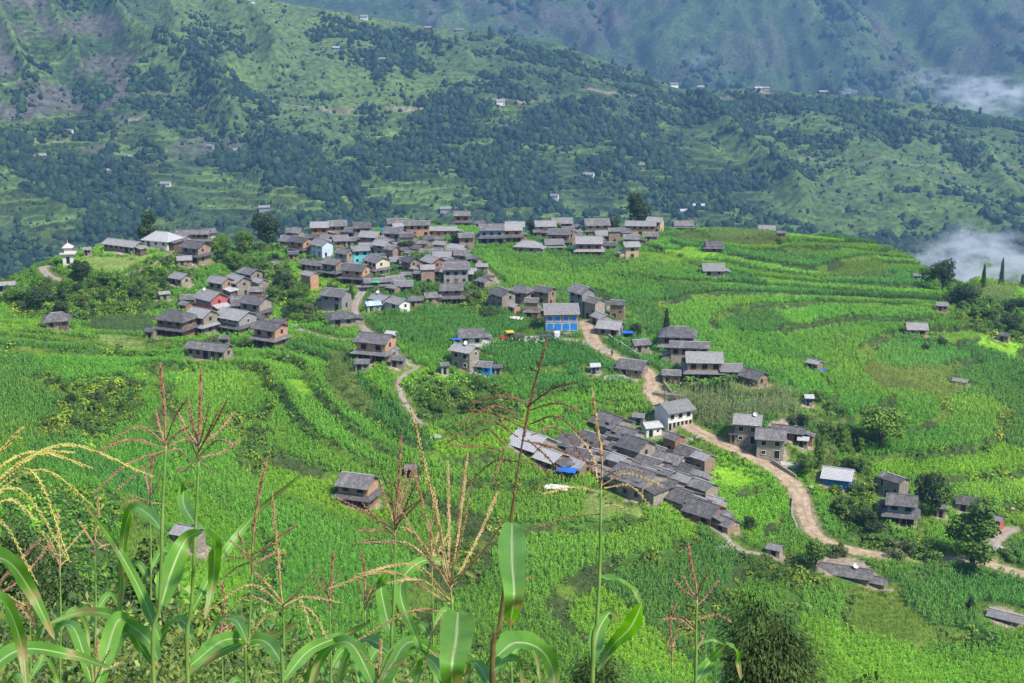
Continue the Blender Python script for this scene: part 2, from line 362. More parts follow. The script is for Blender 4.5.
ROADS = [  # name, pixel path, width m, material
 ('dirt_road', [(585,322),(592,338),(604,352),(628,362),(645,370),(653,380),(652,392),(664,408),(690,428),(722,443),(758,461),(786,478),(800,496),(806,518),(818,537),(850,550),(905,558),(965,561),(990,565),(1030,577),(1090,590)], 3.5),
 ('village_lane', [(480,343),(520,338),(555,338),(585,342),(610,352)], 2.6),
 ('village_path', [(338,232),(341,246),(348,262),(352,276),(362,290),(356,302),(355,314),(362,326),(376,338),(390,350),(404,362)], 2.3),
 ('footpath', [(404,362),(418,368),(405,373),(399,380),(401,394),(410,410),(424,428)], 1.0),
 ('footpath', [(50,262),(43,268),(50,277),(66,281)], 2.6),
 ('footpath', [(700,520),(722,532),(736,548),(760,556)], 1.4),
 ('footpath', [(300,330),(330,338),(362,340)], 1.3),
 ('footpath', [(975,560),(990,548),(1000,535),(1012,528)], 3.0),
 ('footpath', [(484,268),(492,276),(499,284)], 1.2),
]
FIELDS = [ # pixel outlines of fields one can pick out, crop kind
 ([(705,470),(722,465),(752,476),(750,480),(728,489),(712,480)], 'lime'),
 ([(684,384),(756,390),(800,392),(808,404),(796,424),(748,424),(706,428),(670,404)], 'tall'),
 ([(278,378),(300,373),(318,384),(300,392)], 'lime'),
 ([(638,252),(700,245),(722,254),(668,262),(640,258)], 'lime'),
 ([(398,223),(425,216),(455,219),(458,226),(415,226)], 'olive'),
 ([(96,332),(140,336),(152,348),(120,346),(92,340)], 'lawn'),
 ([(640,239),(690,232),(760,229),(790,236),(768,246),(720,243)], 'olive'),
 ([(480,240),(520,252),(548,276),(620,262),(655,270),(660,300),(600,292),(520,286),(486,270)], 'maize'),
 ([(360,318),(398,318),(440,305),(500,312),(545,326),(520,334),(460,334),(408,345),(380,335)], 'dark'),
 ([(806,398),(840,400),(846,430),(838,470),(812,462)], 'olive'),
 ([(300,332),(345,326),(366,344),(340,352),(300,345)], 'maize'),
 ([(410,302),(440,306),(470,300),(450,292),(420,286)], 'lime'),
 ([(70,300),(150,318),(160,336),(100,328)], 'tallgrass'),
 ([(330,352),(350,350),(352,372),(380,410),(352,412),(330,378)], 'olive'),
 ([(860,366),(930,366),(975,388),(940,396),(880,384)], 'olive'),
 ([(745,330),(790,335),(850,352),(800,360),(760,352)], 'maize'),
 ([(980,283),(1024,282),(1040,292),(1000,300),(966,296)], 'olive'),
 ([(600,485),(630,500),(640,510),(600,525),(585,500)], 'lawn'),
 ([(800,612),(900,640),(1024,660),(1060,720),(800,720)], 'bright'),
 ([(86,258),(104,256),(150,254),(180,247),(174,252),(122,268),(96,272)], 'lawn'),
]
SCRUB = [ # pixel outlines of scrubby slopes
 [(60,282),(120,272),(182,252),(196,270),(176,292),(165,306),(140,318),(96,312),(60,320),(20,318),(0,312),(0,296),(20,300)],
 [(205,232),(270,226),(285,240),(268,262),(290,280),(310,300),(330,322),(300,326),(280,300),(240,275),(212,262)],
 [(420,378),(450,378),(500,384),(530,392),(500,410),(430,420),(414,400)],
 [(806,402),(846,410),(842,470),(830,505),(862,545),(940,552),(900,530),(860,512),(868,470),(870,440),(830,396)],
 [(40,380),(140,372),(130,420),(60,440)], [(230,410),(270,390),(262,430),(240,470)],
 [(0,470),(110,500),(140,560),(100,640),(0,640)],
 [(730,540),(800,560),(820,580),(770,575),(740,560)],
 [(940,280),(1000,300),(1030,330),(1030,350),(980,330),(950,310)],
 [(470,282),(500,300),(486,318),(455,310)],
]
# ------------------------------------------------------------------ masks over the plan (house plots, roads, fields, scrub)
PLOTS = []
for row, grp, hs in HOUSES:
    for h in hs:
        P = hit(h[0], h[1]); w = h[2] * P.y / F_PX
        a = R(h[3]); back = .5 * (abs(math.cos(a)) * w * .62 + abs(math.sin(a)) * w * .8)
        PLOTS.append((P.x, P.y + back, w * .5))
def segdist(x, y, pl):
    best = np.full(x.shape, 1e9)
    for (ax, ay), (bx, by) in zip(pl[:-1], pl[1:]):
        dx, dy = bx - ax, by - ay; L = dx * dx + dy * dy + 1e-9
        t = np.clip(((x - ax) * dx + (y - ay) * dy) / L, 0, 1)
        best = np.minimum(best, np.hypot(x - ax - t * dx, y - ay - t * dy))
    return best
def inpoly(x, y, pl):
    c = np.zeros(x.shape, bool); n = len(pl)
    for i in range(n):
        (x1, y1), (x2, y2) = pl[i], pl[(i + 1) % n]
        c ^= ((y1 > y) != (y2 > y)) & (x < (x2 - x1) * (y - y1) / (y2 - y1 + 1e-12) + x1)
    return c
hd = np.full(X.shape, 1e9)
for (cx, cy, r) in PLOTS:
    i0, i1 = int((cy - 30 - GY0)), int((cy + 30 - GY0)); j0, j1 = int((cx - 30 - GX0)), int((cx + 30 - GX0))
    s = (slice(max(i0, 0), i1), slice(max(j0, 0), j1))
    hd[s] = np.minimum(hd[s], np.hypot(X[s] - cx, Y[s] - cy) - r)
def spline(pl, step=1.0):
    p = np.array(pl, float); out = []
    q = np.vstack([2 * p[0] - p[1], p, 2 * p[-1] - p[-2]])
    for i in range(1, len(q) - 2):
        n = max(2, int(np.hypot(*(q[i + 1] - q[i])) / step)); t = np.linspace(0, 1, n, endpoint=False)[:, None]
        out.append(.5 * ((2 * q[i]) + (-q[i - 1] + q[i + 1]) * t + (2 * q[i - 1] - 5 * q[i] + 4 * q[i + 1] - q[i + 2]) * t ** 2 + (-q[i - 1] + 3 * q[i] - 3 * q[i + 1] + q[i + 2]) * t ** 3))
    out.append(p[-1:]); return np.concatenate(out)
ROADP = []; rd = np.full(X.shape, 1e9)
for name, px, w in ROADS:
    pl = [tuple(hit(*p)[:2]) for p in px]; sp = spline(pl, 1.2); ROADP.append((name, sp, w))
    lo = sp.min(0) - 30; hi = sp.max(0) + 30
    s = (slice(max(int(lo[1] - GY0), 0), int(hi[1] - GY0)), slice(max(int(lo[0] - GX0), 0), max(int(hi[0] - GX0), 1)))
    rd[s] = np.minimum(rd[s], segdist(X[s], Y[s], sp[::3].tolist() + [sp[-1].tolist()]) - w / 2)
# terraces follow the contours
near_s = smooth(70, 120, Y)
tilt = smooth(-10, 110, X + (Y - 380) * .25) * smooth(320, 400, Y)
STEP = 2.3 - .35 * tilt + 1.5 * smooth(-5, -60, X + (Y - 250) * .1) * smooth(345, 300, Y)
warp = tilt * .125 * (Y + .40 * X - 450 + (fbm(X / 70, Y / 40, 13, 3) - .5) * 46) + (fbm(X / 45, Y / 45, 11, 3) - .5) * 2.6 + (fbm(X / 9, Y / 9, 12, 2) - .5) * .35
tt = (Z0 + warp) / STEP; ti = np.floor(tt); fr = tt - ti
ramp = np.where(fr < .84, fr / .84 * .22, .22 + .78 * smooth(.84, .99, fr))
Zter = (ti + ramp) * STEP - warp
flat = smooth(1, 9, hd) * smooth(.5, 5, rd) * near_s * (1 - smooth(0, 12, rimdist(X, Y)))
ZT = Z0 * (1 - flat) + Zter * flat
riser = (fr > .82) & (flat > .5)
ZT += (fbm(X / 3.1, Y / 3.1, 21, 2) - .5) * .35 * smooth(0, 3, rd) * smooth(0, 3, hd)
# fields: each terrace is cut into plots along its length
al = (X * .93 + Y * .36 + (fbm(X / 60, Y / 60, 31, 2) - .5) * 30)
cut = np.floor(al / 38 + vnoise(ti * 3.7, ti * 0 + 5, 8) * 5)
hsh = _h(ti.astype(int), cut.astype(int), 77); hs2 = _h(ti.astype(int) + 900, cut.astype(int), 78)
NAMES = ['maize', 'dark', 'lime', 'olive', 'grassy', 'lawn', 'tall', 'tallgrass', 'scrub', 'bare', 'bright', 'bank']
K = {n: i for i, n in enumerate(NAMES)}
right = smooth(20, 90, X + (Y - 380) * .2) * smooth(300, 350, Y)
crop = np.full(X.shape, K['maize'])
crop = np.where(hsh < .10 + .14 * right, K['dark'], crop)
crop = np.where((hsh > .62 - .10 * right), K['bright'], crop)
crop = np.where((hsh > .90 - .03 * right), K['grassy'], crop)
crop = np.where((hsh > .965 - .05 * right), K['lime'], crop)
crop = np.where((hsh > .83) & (hsh < .83 + .05 * right), K['olive'], crop)
crop = np.where(riser, np.where(fbm(X / 10, Y / 10, 44, 2) > .5, K['bank'], K['grassy']), crop)
crop = np.where(riser & (fbm(X / 14, Y / 14, 41, 2) > .47) & (Y < 330), K['scrub'], crop)
for pl, kind in FIELDS:
    pp = [tuple(hit(*p)[:2]) for p in pl]; crop[inpoly(X + (vnoise(X / 5, Y / 5, 5) - .5) * 3, Y + (vnoise(X / 5, Y / 5, 6) - .5) * 5, pp)] = K[kind]
for pl in SCRUB:
    pp = [tuple(hit(*p)[:2]) for p in pl]
    crop[inpoly(X + (fbm(X / 9, Y / 9, 5) - .5) * 12, Y + (fbm(X / 9, Y / 9, 6) - .5) * 18, pp)] = K['scrub']
crop[(Y < 95)] = K['scrub']
crop[rimdist(X, Y) > 3] = K['scrub']
crop[(hd < 2.5) & (fbm(X / 5, Y / 5, 51) > .5)] = K['grassy']
crop[(hd < .6) & (fbm(X / 4, Y / 4, 52) > .42)] = K['bare']
crop[(rd < 1.2)] = K['grassy']; crop[rd < .0] = K['bare']
# linear albedo of ground under each crop, and of the crop's leaves
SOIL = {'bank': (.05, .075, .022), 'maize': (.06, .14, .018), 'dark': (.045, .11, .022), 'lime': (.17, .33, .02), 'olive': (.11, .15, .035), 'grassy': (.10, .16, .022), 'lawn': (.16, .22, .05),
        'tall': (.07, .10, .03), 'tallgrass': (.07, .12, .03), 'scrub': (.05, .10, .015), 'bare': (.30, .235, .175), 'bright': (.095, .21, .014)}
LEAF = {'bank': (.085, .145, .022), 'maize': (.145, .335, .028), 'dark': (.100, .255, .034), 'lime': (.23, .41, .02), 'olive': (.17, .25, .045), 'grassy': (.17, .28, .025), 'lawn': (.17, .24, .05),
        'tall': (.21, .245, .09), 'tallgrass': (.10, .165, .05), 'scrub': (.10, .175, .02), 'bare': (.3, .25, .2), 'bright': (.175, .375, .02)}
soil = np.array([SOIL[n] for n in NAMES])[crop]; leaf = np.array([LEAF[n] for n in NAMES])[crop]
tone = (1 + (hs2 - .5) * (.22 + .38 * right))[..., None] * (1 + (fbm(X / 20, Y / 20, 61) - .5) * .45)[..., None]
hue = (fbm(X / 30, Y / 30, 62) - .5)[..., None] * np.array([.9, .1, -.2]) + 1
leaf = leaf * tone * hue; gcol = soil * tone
_rb = np.full(X.shape, 1e9); _rz = ZT.copy(); _rw = np.zeros(X.shape)
for name, sp, w in ROADP:
    zc = bil(Z0, sp[:, 0], sp[:, 1]); kk = np.ones(9) / 9; zc = np.convolve(np.pad(zc, 4, 'edge'), kk, 'valid'); rr = w / 2 + 3.0
    for (x_, y_), z_ in zip(sp, zc):
        i0, j0 = int(y_ - GY0), int(x_ - GX0); r_ = int(rr) + 2
        if i0 < r_ or j0 < r_ or i0 + r_ + 2 > X.shape[0] or j0 + r_ + 2 > X.shape[1]: continue
        s = (slice(i0 - r_, i0 + r_ + 2), slice(j0 - r_, j0 + r_ + 2)); d_ = np.hypot(X[s] - x_, Y[s] - y_); m_ = d_ < np.minimum(_rb[s], rr)
        _rb[s] = np.where(m_, d_, _rb[s]); _rz[s] = np.where(m_, z_, _rz[s]); _rw[s] = np.where(m_, smooth(rr, w / 2 + .9, d_), _rw[s])
ZT = ZT * (1 - _rw) + _rz * _rw
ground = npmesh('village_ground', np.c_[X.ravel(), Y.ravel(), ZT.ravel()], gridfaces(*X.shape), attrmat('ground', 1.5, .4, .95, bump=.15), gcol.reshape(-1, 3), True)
tag(ground, kind='structure')

def rutted(m):
    n = m.node_tree.nodes; l = m.node_tree.links; b = n['Principled BSDF']; src = b.inputs['Base Color'].links[0].from_socket
    at = n.new('ShaderNodeAttribute'); at.attribute_name = 'across'; ab = n.new('ShaderNodeMath'); ab.operation = 'ABSOLUTE'; l.new(at.outputs['Fac'], ab.inputs[0])
    cr = n.new('ShaderNodeValToRGB'); e = cr.color_ramp.elements; e[0].position = 0; e[0].color = (.55, .55, .55, 1); e[1].position = 1; e[1].color = (1, 1, 1, 1)
    for p_, v_ in ((.18, .45), (.34, .0), (.62, .0), (.80, .5)): q_ = e.new(p_); q_.color = (v_, v_, v_, 1)
    l.new(ab.outputs[0], cr.inputs[0]); g = n.new('ShaderNodeNewGeometry'); nz = n.new('ShaderNodeTexNoise'); nz.inputs['Scale'].default_value = 1.1; nz.inputs['Detail'].default_value = 6; l.new(g.outputs['Position'], nz.inputs['Vector'])
    ad = n.new('ShaderNodeMath'); ad.operation = 'ADD'; l.new(cr.outputs[0], ad.inputs[0]); l.new(nz.outputs['Fac'], ad.inputs[1])
    mr = n.new('ShaderNodeMapRange'); mr.inputs['From Min'].default_value = .92; mr.inputs['From Max'].default_value = 1.25; mr.inputs['To Max'].default_value = .85; l.new(ad.outputs[0], mr.inputs['Value'])
    mx = n.new('ShaderNodeMix'); mx.data_type = 'RGBA'; mx.inputs[7].default_value = (.12, .15, .05, 1); l.new(src, mx.inputs[6]); l.new(mr.outputs[0], mx.inputs[0]); l.new(mx.outputs[2], b.inputs['Base Color'])
# roads and paths, laid on the ground a little proud of it
EARTH = noisy('earth_track', (.30, .205, .135), (.46, .345, .24), .6, .95, .5, detail=9)
LANE = noisy('lane_earth', (.27, .22, .17), (.38, .32, .26), 1.3, .95, .4)
rutted(EARTH); rutted(LANE)
for name, sp, w in ROADP:
    d = np.gradient(sp, axis=0); d /= np.linalg.norm(d, axis=1)[:, None] + 1e-9; nrm = np.c_[-d[:, 1], d[:, 0]]
    cols = np.linspace(-1, 1, 7); ww = w / 2 * (1 + (fbm(np.arange(len(sp)) / 7, np.arange(len(sp)) * 0., 3, 3) - .5) * .9)
    P = sp[:, None, :] + nrm[:, None, :] * (cols[None, :, None] * ww[:, None, None])
    z = bil(ZT, P[..., 0], P[..., 1]) + .09 - .10 * np.abs(cols) ** 4 - .035 * (np.abs(np.abs(cols) - .5) < .2)
    o = npmesh(name, np.c_[P[..., 0].ravel(), P[..., 1].ravel(), z.ravel()], gridfaces(len(sp), 7), EARTH if name == 'dirt_road' else LANE, None, True, None, {'across': np.tile(cols, len(sp))})
    tag(o, kind='structure')

# ------------------------------------------------------------------ the mountains across the valley
def crest(px): return np.interp(px, [-900, -300, 0, 120, 240, 330, 430, 500, 560, 620, 680, 760, 850, 940, 1024, 1200, 1900], [-60, -170, -95, -60, -4, 13, 30, 37, 47, 68, 90, 92, 97, 108, 123, 150, 330])
pxs = np.arange(-700, 1720, 3.4); NR = 330
def slope_sheet(pycrest, pybase, Dbase, Dcrest, drop, seed, amp, nr, nback):
    s = np.linspace(0, 1, nr)[:, None]; px = pxs[None, :] + 0 * s
    py = pybase + (pycrest(px) - pybase) * s; D = Dbase + (Dcrest - Dbase) * s ** .9
    x, y, z = pt(px, py, D)
    wx = x + (fbm(x / 260, y / 260, seed + 1, 3) - .5) * 260; wy = y + (fbm(x / 260, y / 260, seed + 2, 3) - .5) * 260
    rib = 1 - np.abs(2 * fbm((wx + .35 * wy) / 330, wy / 900, seed + 3, 4) - 1) * 2.2
    rib2 = 1 - np.abs(2 * fbm((wx + .2 * wy) / 95, wy / 240, seed + 5, 3) - 1) * 2.2
    env = np.clip(np.minimum(s * 6, (1 - s) * 5), .12, 1)
    dz = (rib * amp + rib2 * amp * .28 + (fbm(x / 26, y / 26, seed + 6, 3) - .5) * amp * .22) * env
    return px, py, x, y, z + dz, rib + .3 * rib2, s + 0 * px
def back_rows(x, y, z, drop, n, span):
    k = np.linspace(0, 1, n)[1:, None]; f = 1 + k * span / y[-1:]
    return np.vstack([x, x[-1:] * f]), np.vstack([y, y[-1:] * f]), np.vstack([z, z[-1:] - k * span * drop])
# near ridge
px1, py1, x1, y1, z1, rib1, s1 = slope_sheet(crest, 330., 1180., 1950., .5, 100, 34, NR, 20)
lowm = smooth(.86, .62, s1) * smooth(.30, .42, fbm(x1 / 120, y1 / 120, 131, 3))
st = 5.5; q = z1 / st + (fbm(x1 / 200, y1 / 200, 133) - .5) * 4; qf = q - np.floor(q)
def spur(pl, wd, hgt):
    global z1
    for (ax, ay), (bx, by) in zip(pl[:-1], pl[1:]):
        dx, dy = bx - ax, by - ay; t = np.clip(((px1 - ax) * dx + (py1 - ay) * dy) / (dx * dx + dy * dy), 0, 1)
        yield np.hypot(px1 - ax - t * dx, (py1 - ay - t * dy))
for pl_, wd_, hg_ in (([(185,-40),(230,25),(262,55),(278,85)], 20, 34), ([(95,-20),(128,40),(170,80),(215,120),(235,150)], 17, 26), ([(40,-10),(70,50),(90,90)], 16, 20), ([(400,28),(440,60),(470,78)], 14, 16), ([(0,20),(20,60),(30,95)], 14, 16),
                      ([(690,120),(730,165),(765,200),(800,232)], 16, 20), ([(980,180),(1010,215),(1040,240)], 14, 14)):
    dd_ = np.min(np.stack(list(spur(pl_, wd_, hg_))), 0); z1 = z1 + hg_ * np.maximum(0, 1 - dd_ / wd_) ** 1.3 * np.clip(s1 * 6, 0, 1) * np.clip((1 - s1) * 8, 0, 1)
    rib1 = rib1 + .9 * np.maximum(0, 1 - dd_ / (wd_ * .45))
z1 = z1 + (np.where(qf < .7, 0, smooth(.7, 1, qf)) - qf) * st * lowm * .85
def ground_colour(x, y, z, rib, s, px, py, seed, far=False):
    n1 = fbm(x / 90, y / 90, seed, 4); n2 = fbm(x / 22, y / 22, seed + 3, 3)
    g = np.array([.058, .100, .036]); gl = np.array([.12, .175, .045]); dk = np.array([.022, .046, .024]); rock = np.array([.095, .092, .074])
    c = g + 0 * n1[..., None]
    m = smooth(.5, .70, n1)[..., None]; c = c * (1 - m * .6) + gl * m * .6 * .9
    m = smooth(.56, .40, n2)[..., None]; c = c * (1 - m * .6) + dk * m * .6
    return c, rock, gl, n1, n2
c1, rock, gl, n1, n2 = ground_colour(x1, y1, z1, rib1, s1, px1, py1, 140)
# terraced plots on the lower slopes
pid = _h(np.floor(q).astype(int), np.floor(x1 / 45 + vnoise(q, q * 0, 3) * 3).astype(int), 7)
tp = (lowm * smooth(.36, .48, fbm(x1 / 70, y1 / 70, 150, 3)))[..., None]
c1 = c1 * (1 - tp) + tp * (np.array([.090, .145, .032]) * (.45 + 1.0 * pid[..., None]))
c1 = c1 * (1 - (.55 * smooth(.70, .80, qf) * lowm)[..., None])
# rock bands high on the left, sunlight on the grass ribs painted as lighter green
rk = smooth(.47, .58, fbm(x1 / 45, z1 / 20, 160, 4)) * smooth(.36, .5, s1) * smooth(340, 230, px1) * smooth(.55, .35, rib1 * .4 + .2)
c1 = c1 * (1 - rk[..., None]) + rock * rk[..., None]
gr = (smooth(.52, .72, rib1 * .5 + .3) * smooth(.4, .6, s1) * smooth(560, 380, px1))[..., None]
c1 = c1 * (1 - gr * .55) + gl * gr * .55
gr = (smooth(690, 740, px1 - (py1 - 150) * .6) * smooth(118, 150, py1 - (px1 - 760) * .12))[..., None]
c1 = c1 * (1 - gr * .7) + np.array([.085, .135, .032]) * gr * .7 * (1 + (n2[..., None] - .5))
# earth road cut across the slope
ry = np.interp(px1, [-50, 60, 130, 250, 340, 420, 480, 560, 600, 640, 700, 760], [146, 141, 132, 126, 129, 125, 121, 124, 121, 115, 102, 95]) + (vnoise(px1 / 13, px1 * 0, 9) - .5) * 4
rm = (np.exp(-((py1 - ry) / 1.1) ** 2) * smooth(.25, .55, vnoise(px1 / 30, px1 * 0, 19) + .12) * (px1 < 770))[..., None]
c1 = c1 * (1 - rm * .8) + np.array([.26, .19, .14]) * rm * .8
ry = np.interp(px1, [700, 760, 1024], [186, 184, 192]); rm = (np.exp(-((py1 - ry) / 1.0) ** 2) * (px1 > 730))[..., None]
c1 = c1 * (1 - rm * .5) + np.array([.2, .16, .11]) * rm * .5
xb, yb, zb = back_rows(x1, y1, z1, .5, 24, 700)
cb = np.vstack([c1, np.repeat(c1[-1:], 23, 0)])
# valley floor rows in front of the slope
kf = np.linspace(0, 1, 12)[:-1, None]; ff = (560 + kf * (y1[:1] - 560)) / y1[:1]
xv = x1[:1] * ff; yv = y1[:1] * ff; zv = z1[:1] - 60 + 60 * kf ** 2 - 40 * (1 - kf)
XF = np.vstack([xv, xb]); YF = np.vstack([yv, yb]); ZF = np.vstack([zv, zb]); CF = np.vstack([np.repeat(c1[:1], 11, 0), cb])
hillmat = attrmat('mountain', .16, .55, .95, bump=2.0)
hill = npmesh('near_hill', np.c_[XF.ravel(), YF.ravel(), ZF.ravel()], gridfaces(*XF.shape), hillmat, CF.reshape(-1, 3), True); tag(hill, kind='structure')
# far range
px2, py2, x2, y2, z2, rib2_, s2 = slope_sheet(lambda p: p * 0 - 150., 215., 2500., 3900., .5, 300, 105, 300, 2)
c2, rock, gl, m1, m2 = ground_colour(x2, y2, z2, rib2_, s2, px2, py2, 340)
c2 = c2 * .9
rk = smooth(.54, .66, fbm(x2 / 80, z2 / 65, 360, 4)) * smooth(.15, .5, s2)
c2 = c2 * (1 - rk[..., None] * .85) + rock * .85 * rk[..., None] * .85
xb, yb, zb = back_rows(x2, y2, z2, .4, 8, 800)
hill2 = npmesh('far_mountain', np.c_[xb.ravel(), yb.ravel(), zb.ravel()], gridfaces(*xb.shape), hillmat, np.vstack([c2, np.repeat(c2[-1:], 7, 0)]).reshape(-1, 3), True)
tag(hill2, kind='structure')

# ------------------------------------------------------------------ woods on the slopes (uncountable)
def ico_tmpl(seed, sub=1, rough=.25, zs=1.0):
    import bmesh
    bm = bmesh.new(); bmesh.ops.create_icosphere(bm, subdivisions=sub, radius=1)
    v = np.array([tuple(a.co) for a in bm.verts]); f = np.array([[a.index for a in g.verts] for g in bm.faces]); bm.free()
    r = np.random.default_rng(seed); v = v * (1 + (r.random((len(v), 1)) - .5) * 2 * rough); v[:, 2] = v[:, 2] * zs + .55 * zs
    return v, f
rng = np.random.default_rng(5)
def wood(name, xs, ys, zs, pxg, pyg, dens, n, size, seed, cols):
    nr, nc = xs.shape; i = rng.integers(0, nr - 1, n * 8); j = rng.integers(0, nc - 1, n * 8)
    keep = (rng.random(n * 8) < dens[i, j]) & (pxg[i, j] > -170) & (pxg[i, j] < 1200) & (pyg[i, j] < 330) & (pyg[i, j] > -60)
    i, j = i[keep][:n], j[keep][:n]; a, b = rng.random(len(i)), rng.random(len(i))
    def g(A): return (A[i, j] * (1 - a) + A[i + 1, j] * a) * (1 - b) + (A[i, j + 1] * (1 - a) + A[i + 1, j + 1] * a) * b
    P = np.c_[g(xs), g(ys), g(zs)]; s = size * (.5 + 1.5 * rng.random(len(P)) ** 3.0)
    s = s * (.55 + .6 * np.clip(dens[i, j], 0, 1)); sc = np.c_[s, s, s * (.8 + .6 * rng.random(len(P)))] * .56
    c = np.array(cols)[rng.integers(0, len(cols), len(P))] * (.75 + .6 * rng.random((len(P), 1)))
    o = bulk(name, [ico_tmpl(seed + k, 1 if k < 3 else 2, .34, 1.0) for k in range(6)], P, rng.random(len(P)) * 6.28, sc, c, attrmat('wood_leaf' + str(seed), .9, .5, .9, bump=.6), .22, rng)
    return tag(o, kind='stuff', label=None)
nz = fbm(x1 / 75, y1 / 75, 201, 4); nzb = fbm(x1 / 28, y1 / 28, 203, 3)
nzc = fbm(x1 / 12, y1 / 12, 205, 2)
dens = smooth(.50, .58, nz * .5 + nzb * .3 + nzc * .2) * .85 + .04
def blob(cx, cy, rx, ry, amt): return amt * np.exp(-((px1 - cx) / rx) ** 2 - ((py1 - cy) / ry) ** 2)
reg = blob(70, 195, 90, 26, .9) + blob(420, 160, 150, 36, .8) + blob(880, 125, 170, 22, 1.6) + blob(1000, 160, 90, 30, .9) + blob(520, 205, 140, 20, .8) + blob(640, 85, 60, 16, .8) \
    + blob(190, 120, 60, 22, .7) + blob(260, 165, 40, 40, .6) + blob(330, 90, 60, 26, .4) + blob(700, 200, 50, 22, .9) + blob(20, 130, 40, 20, .6) + blob(700, 120, 70, 25, .7)
reg = reg - blob(800, 190, 120, 26, .9) - blob(40, 40, 90, 45, .9) - blob(250, 40, 60, 40, .9) - blob(940, 205, 100, 25, 1.0) - blob(400, 28, 100, 10, .6) - blob(150, 165, 60, 16, .4)
dens = np.clip(dens + reg * smooth(.36, .54, nzb * .5 + nz * .5) * .62, .045, 1) * (rm[..., 0] * 0 + 1)
dens = np.where(s1 < .97, dens, dens * .25)
wood('hillside_wood', x1, y1, z1, px1, py1, dens, 60000, 3.7, 500, [(.016, .040, .020), (.022, .052, .020), (.034, .066, .022), (.014, .034, .022)])
nf = fbm(x2 / 140, y2 / 140, 401, 4); dens2 = np.clip(smooth(.56, .68, nf) + .04, 0, 1)
wood('mountain_wood', x2, y2, z2, px2, py2, dens2, 6000, 9, 600, [(.024, .058, .022), (.034, .07, .024)])
_tx, _ty, _tz = x1, y1, z1
def hill_hit(px, py):
    k = np.argmin((px1 - px) ** 2 + (proj(x1, y1, z1)[1] - py) ** 2 + (s1 < .02) * 1e6); i, j = np.unravel_index(k, x1.shape)
    return Vector((x1[i, j], y1[i, j], z1[i, j]))
_q2 = proj(x2, y2, z2)
_q1 = proj(x1, y1, z1)

# ------------------------------------------------------------------ crops and scrub on the spur (uncountable)
def blade(az, h0, out, up, droop, w, seg=2):
    c, s = math.cos(az), math.sin(az); pts = [(0.02, h0), (out * .5, h0 + up), (out, h0 + up - droop)]
    if seg == 1: pts = [pts[0], pts[2]]
    v, f = [], []
    for k, (r_, z_) in enumerate(pts):
        ww = w * (1, 1, .25)[k] / 2 if seg == 2 else w * (1, .3)[k] / 2
        v += [(c * r_ - s * ww, s * r_ + c * ww, z_), (c * r_ + s * ww, s * r_ - c * ww, z_)]
    return v, [(0, 1, 3, 2), (2, 3, 5, 4)][:seg]
def compose(bl):
    V_, F_ = [], []
    for v, f in bl: F_ += [tuple(a + len(V_) for a in q) for q in f]; V_ += v
    return np.array(V_, float), np.array(F_)
def maize_t(seed, n=7, w=.17, h=1.3, L=.60):
    r = random.Random(seed); return compose([blade(r.random() * 6.28 if 0 else k * 2.4 + r.random(), h * (.25 + .7 * k / n), L * (.7 + .5 * r.random()), .22 + .2 * r.random(), .25 + .35 * r.random(), w) for k in range(n)])
def grass_t(seed, n=8, h=.6, w=.07):
    r = random.Random(seed); bl = []
    for k in range(n):
        v, f = blade(r.random() * 6.28, 0, .35 * r.random() + .08, 0, -h * (.6 + .6 * r.random()), w, 1)
        dx, dy = r.uniform(-.45, .45), r.uniform(-.45, .45); bl.append(([(a + dx, b + dy, c) for a, b, c in v], f))
    return compose(bl)
def tall_t(seed):
    r = random.Random(seed); bl = []
    for k in range(3):
        dx, dy = r.uniform(-.4, .4), r.uniform(-.4, .4); hh = 2.0 + r.random() * .5
        for m in range(4):
            v, f = blade(r.random() * 6.28, .5 + m * .38, .5, .25, .3, .10); bl.append(([(a + dx, b + dy, c) for a, b, c in v], f))
        v, f = blade(r.random() * 6.28, hh - .35, .12, 0, -.6, .10, 1); bl.append(([(a + dx, b + dy, c) for a, b, c in v], f))
    return compose(bl)
def shrub_t(seed, n=26, lw=.30):
    r = random.Random(seed); V_, F_ = [], []
    for k in range(n):
        th = r.random() * 6.28; ph = math.acos(r.uniform(-.1, 1)); rr = .65 + .4 * r.random()
        c = Vector((math.sin(ph) * math.cos(th) * rr, math.sin(ph) * math.sin(th) * rr, math.cos(ph) * rr * .95 + .1))
        nrm = (c + Vector((r.uniform(-.7, .7), r.uniform(-.7, .7), r.uniform(-.3, .8)))).normalized()
        t = nrm.orthogonal().normalized(); t.rotate(Matrix.Rotation(r.random() * 6.28, 3, nrm)); b = nrm.cross(t); s = lw * (.7 + .6 * r.random())
        F_.append((len(V_), len(V_) + 1, len(V_) + 2, len(V_) + 3)); V_ += [c + t * s, c + b * s * .55, c - t * s, c - b * s * .55]
    return np.array([tuple(v) for v in V_]), np.array(F_)
rng = np.random.default_rng(9)
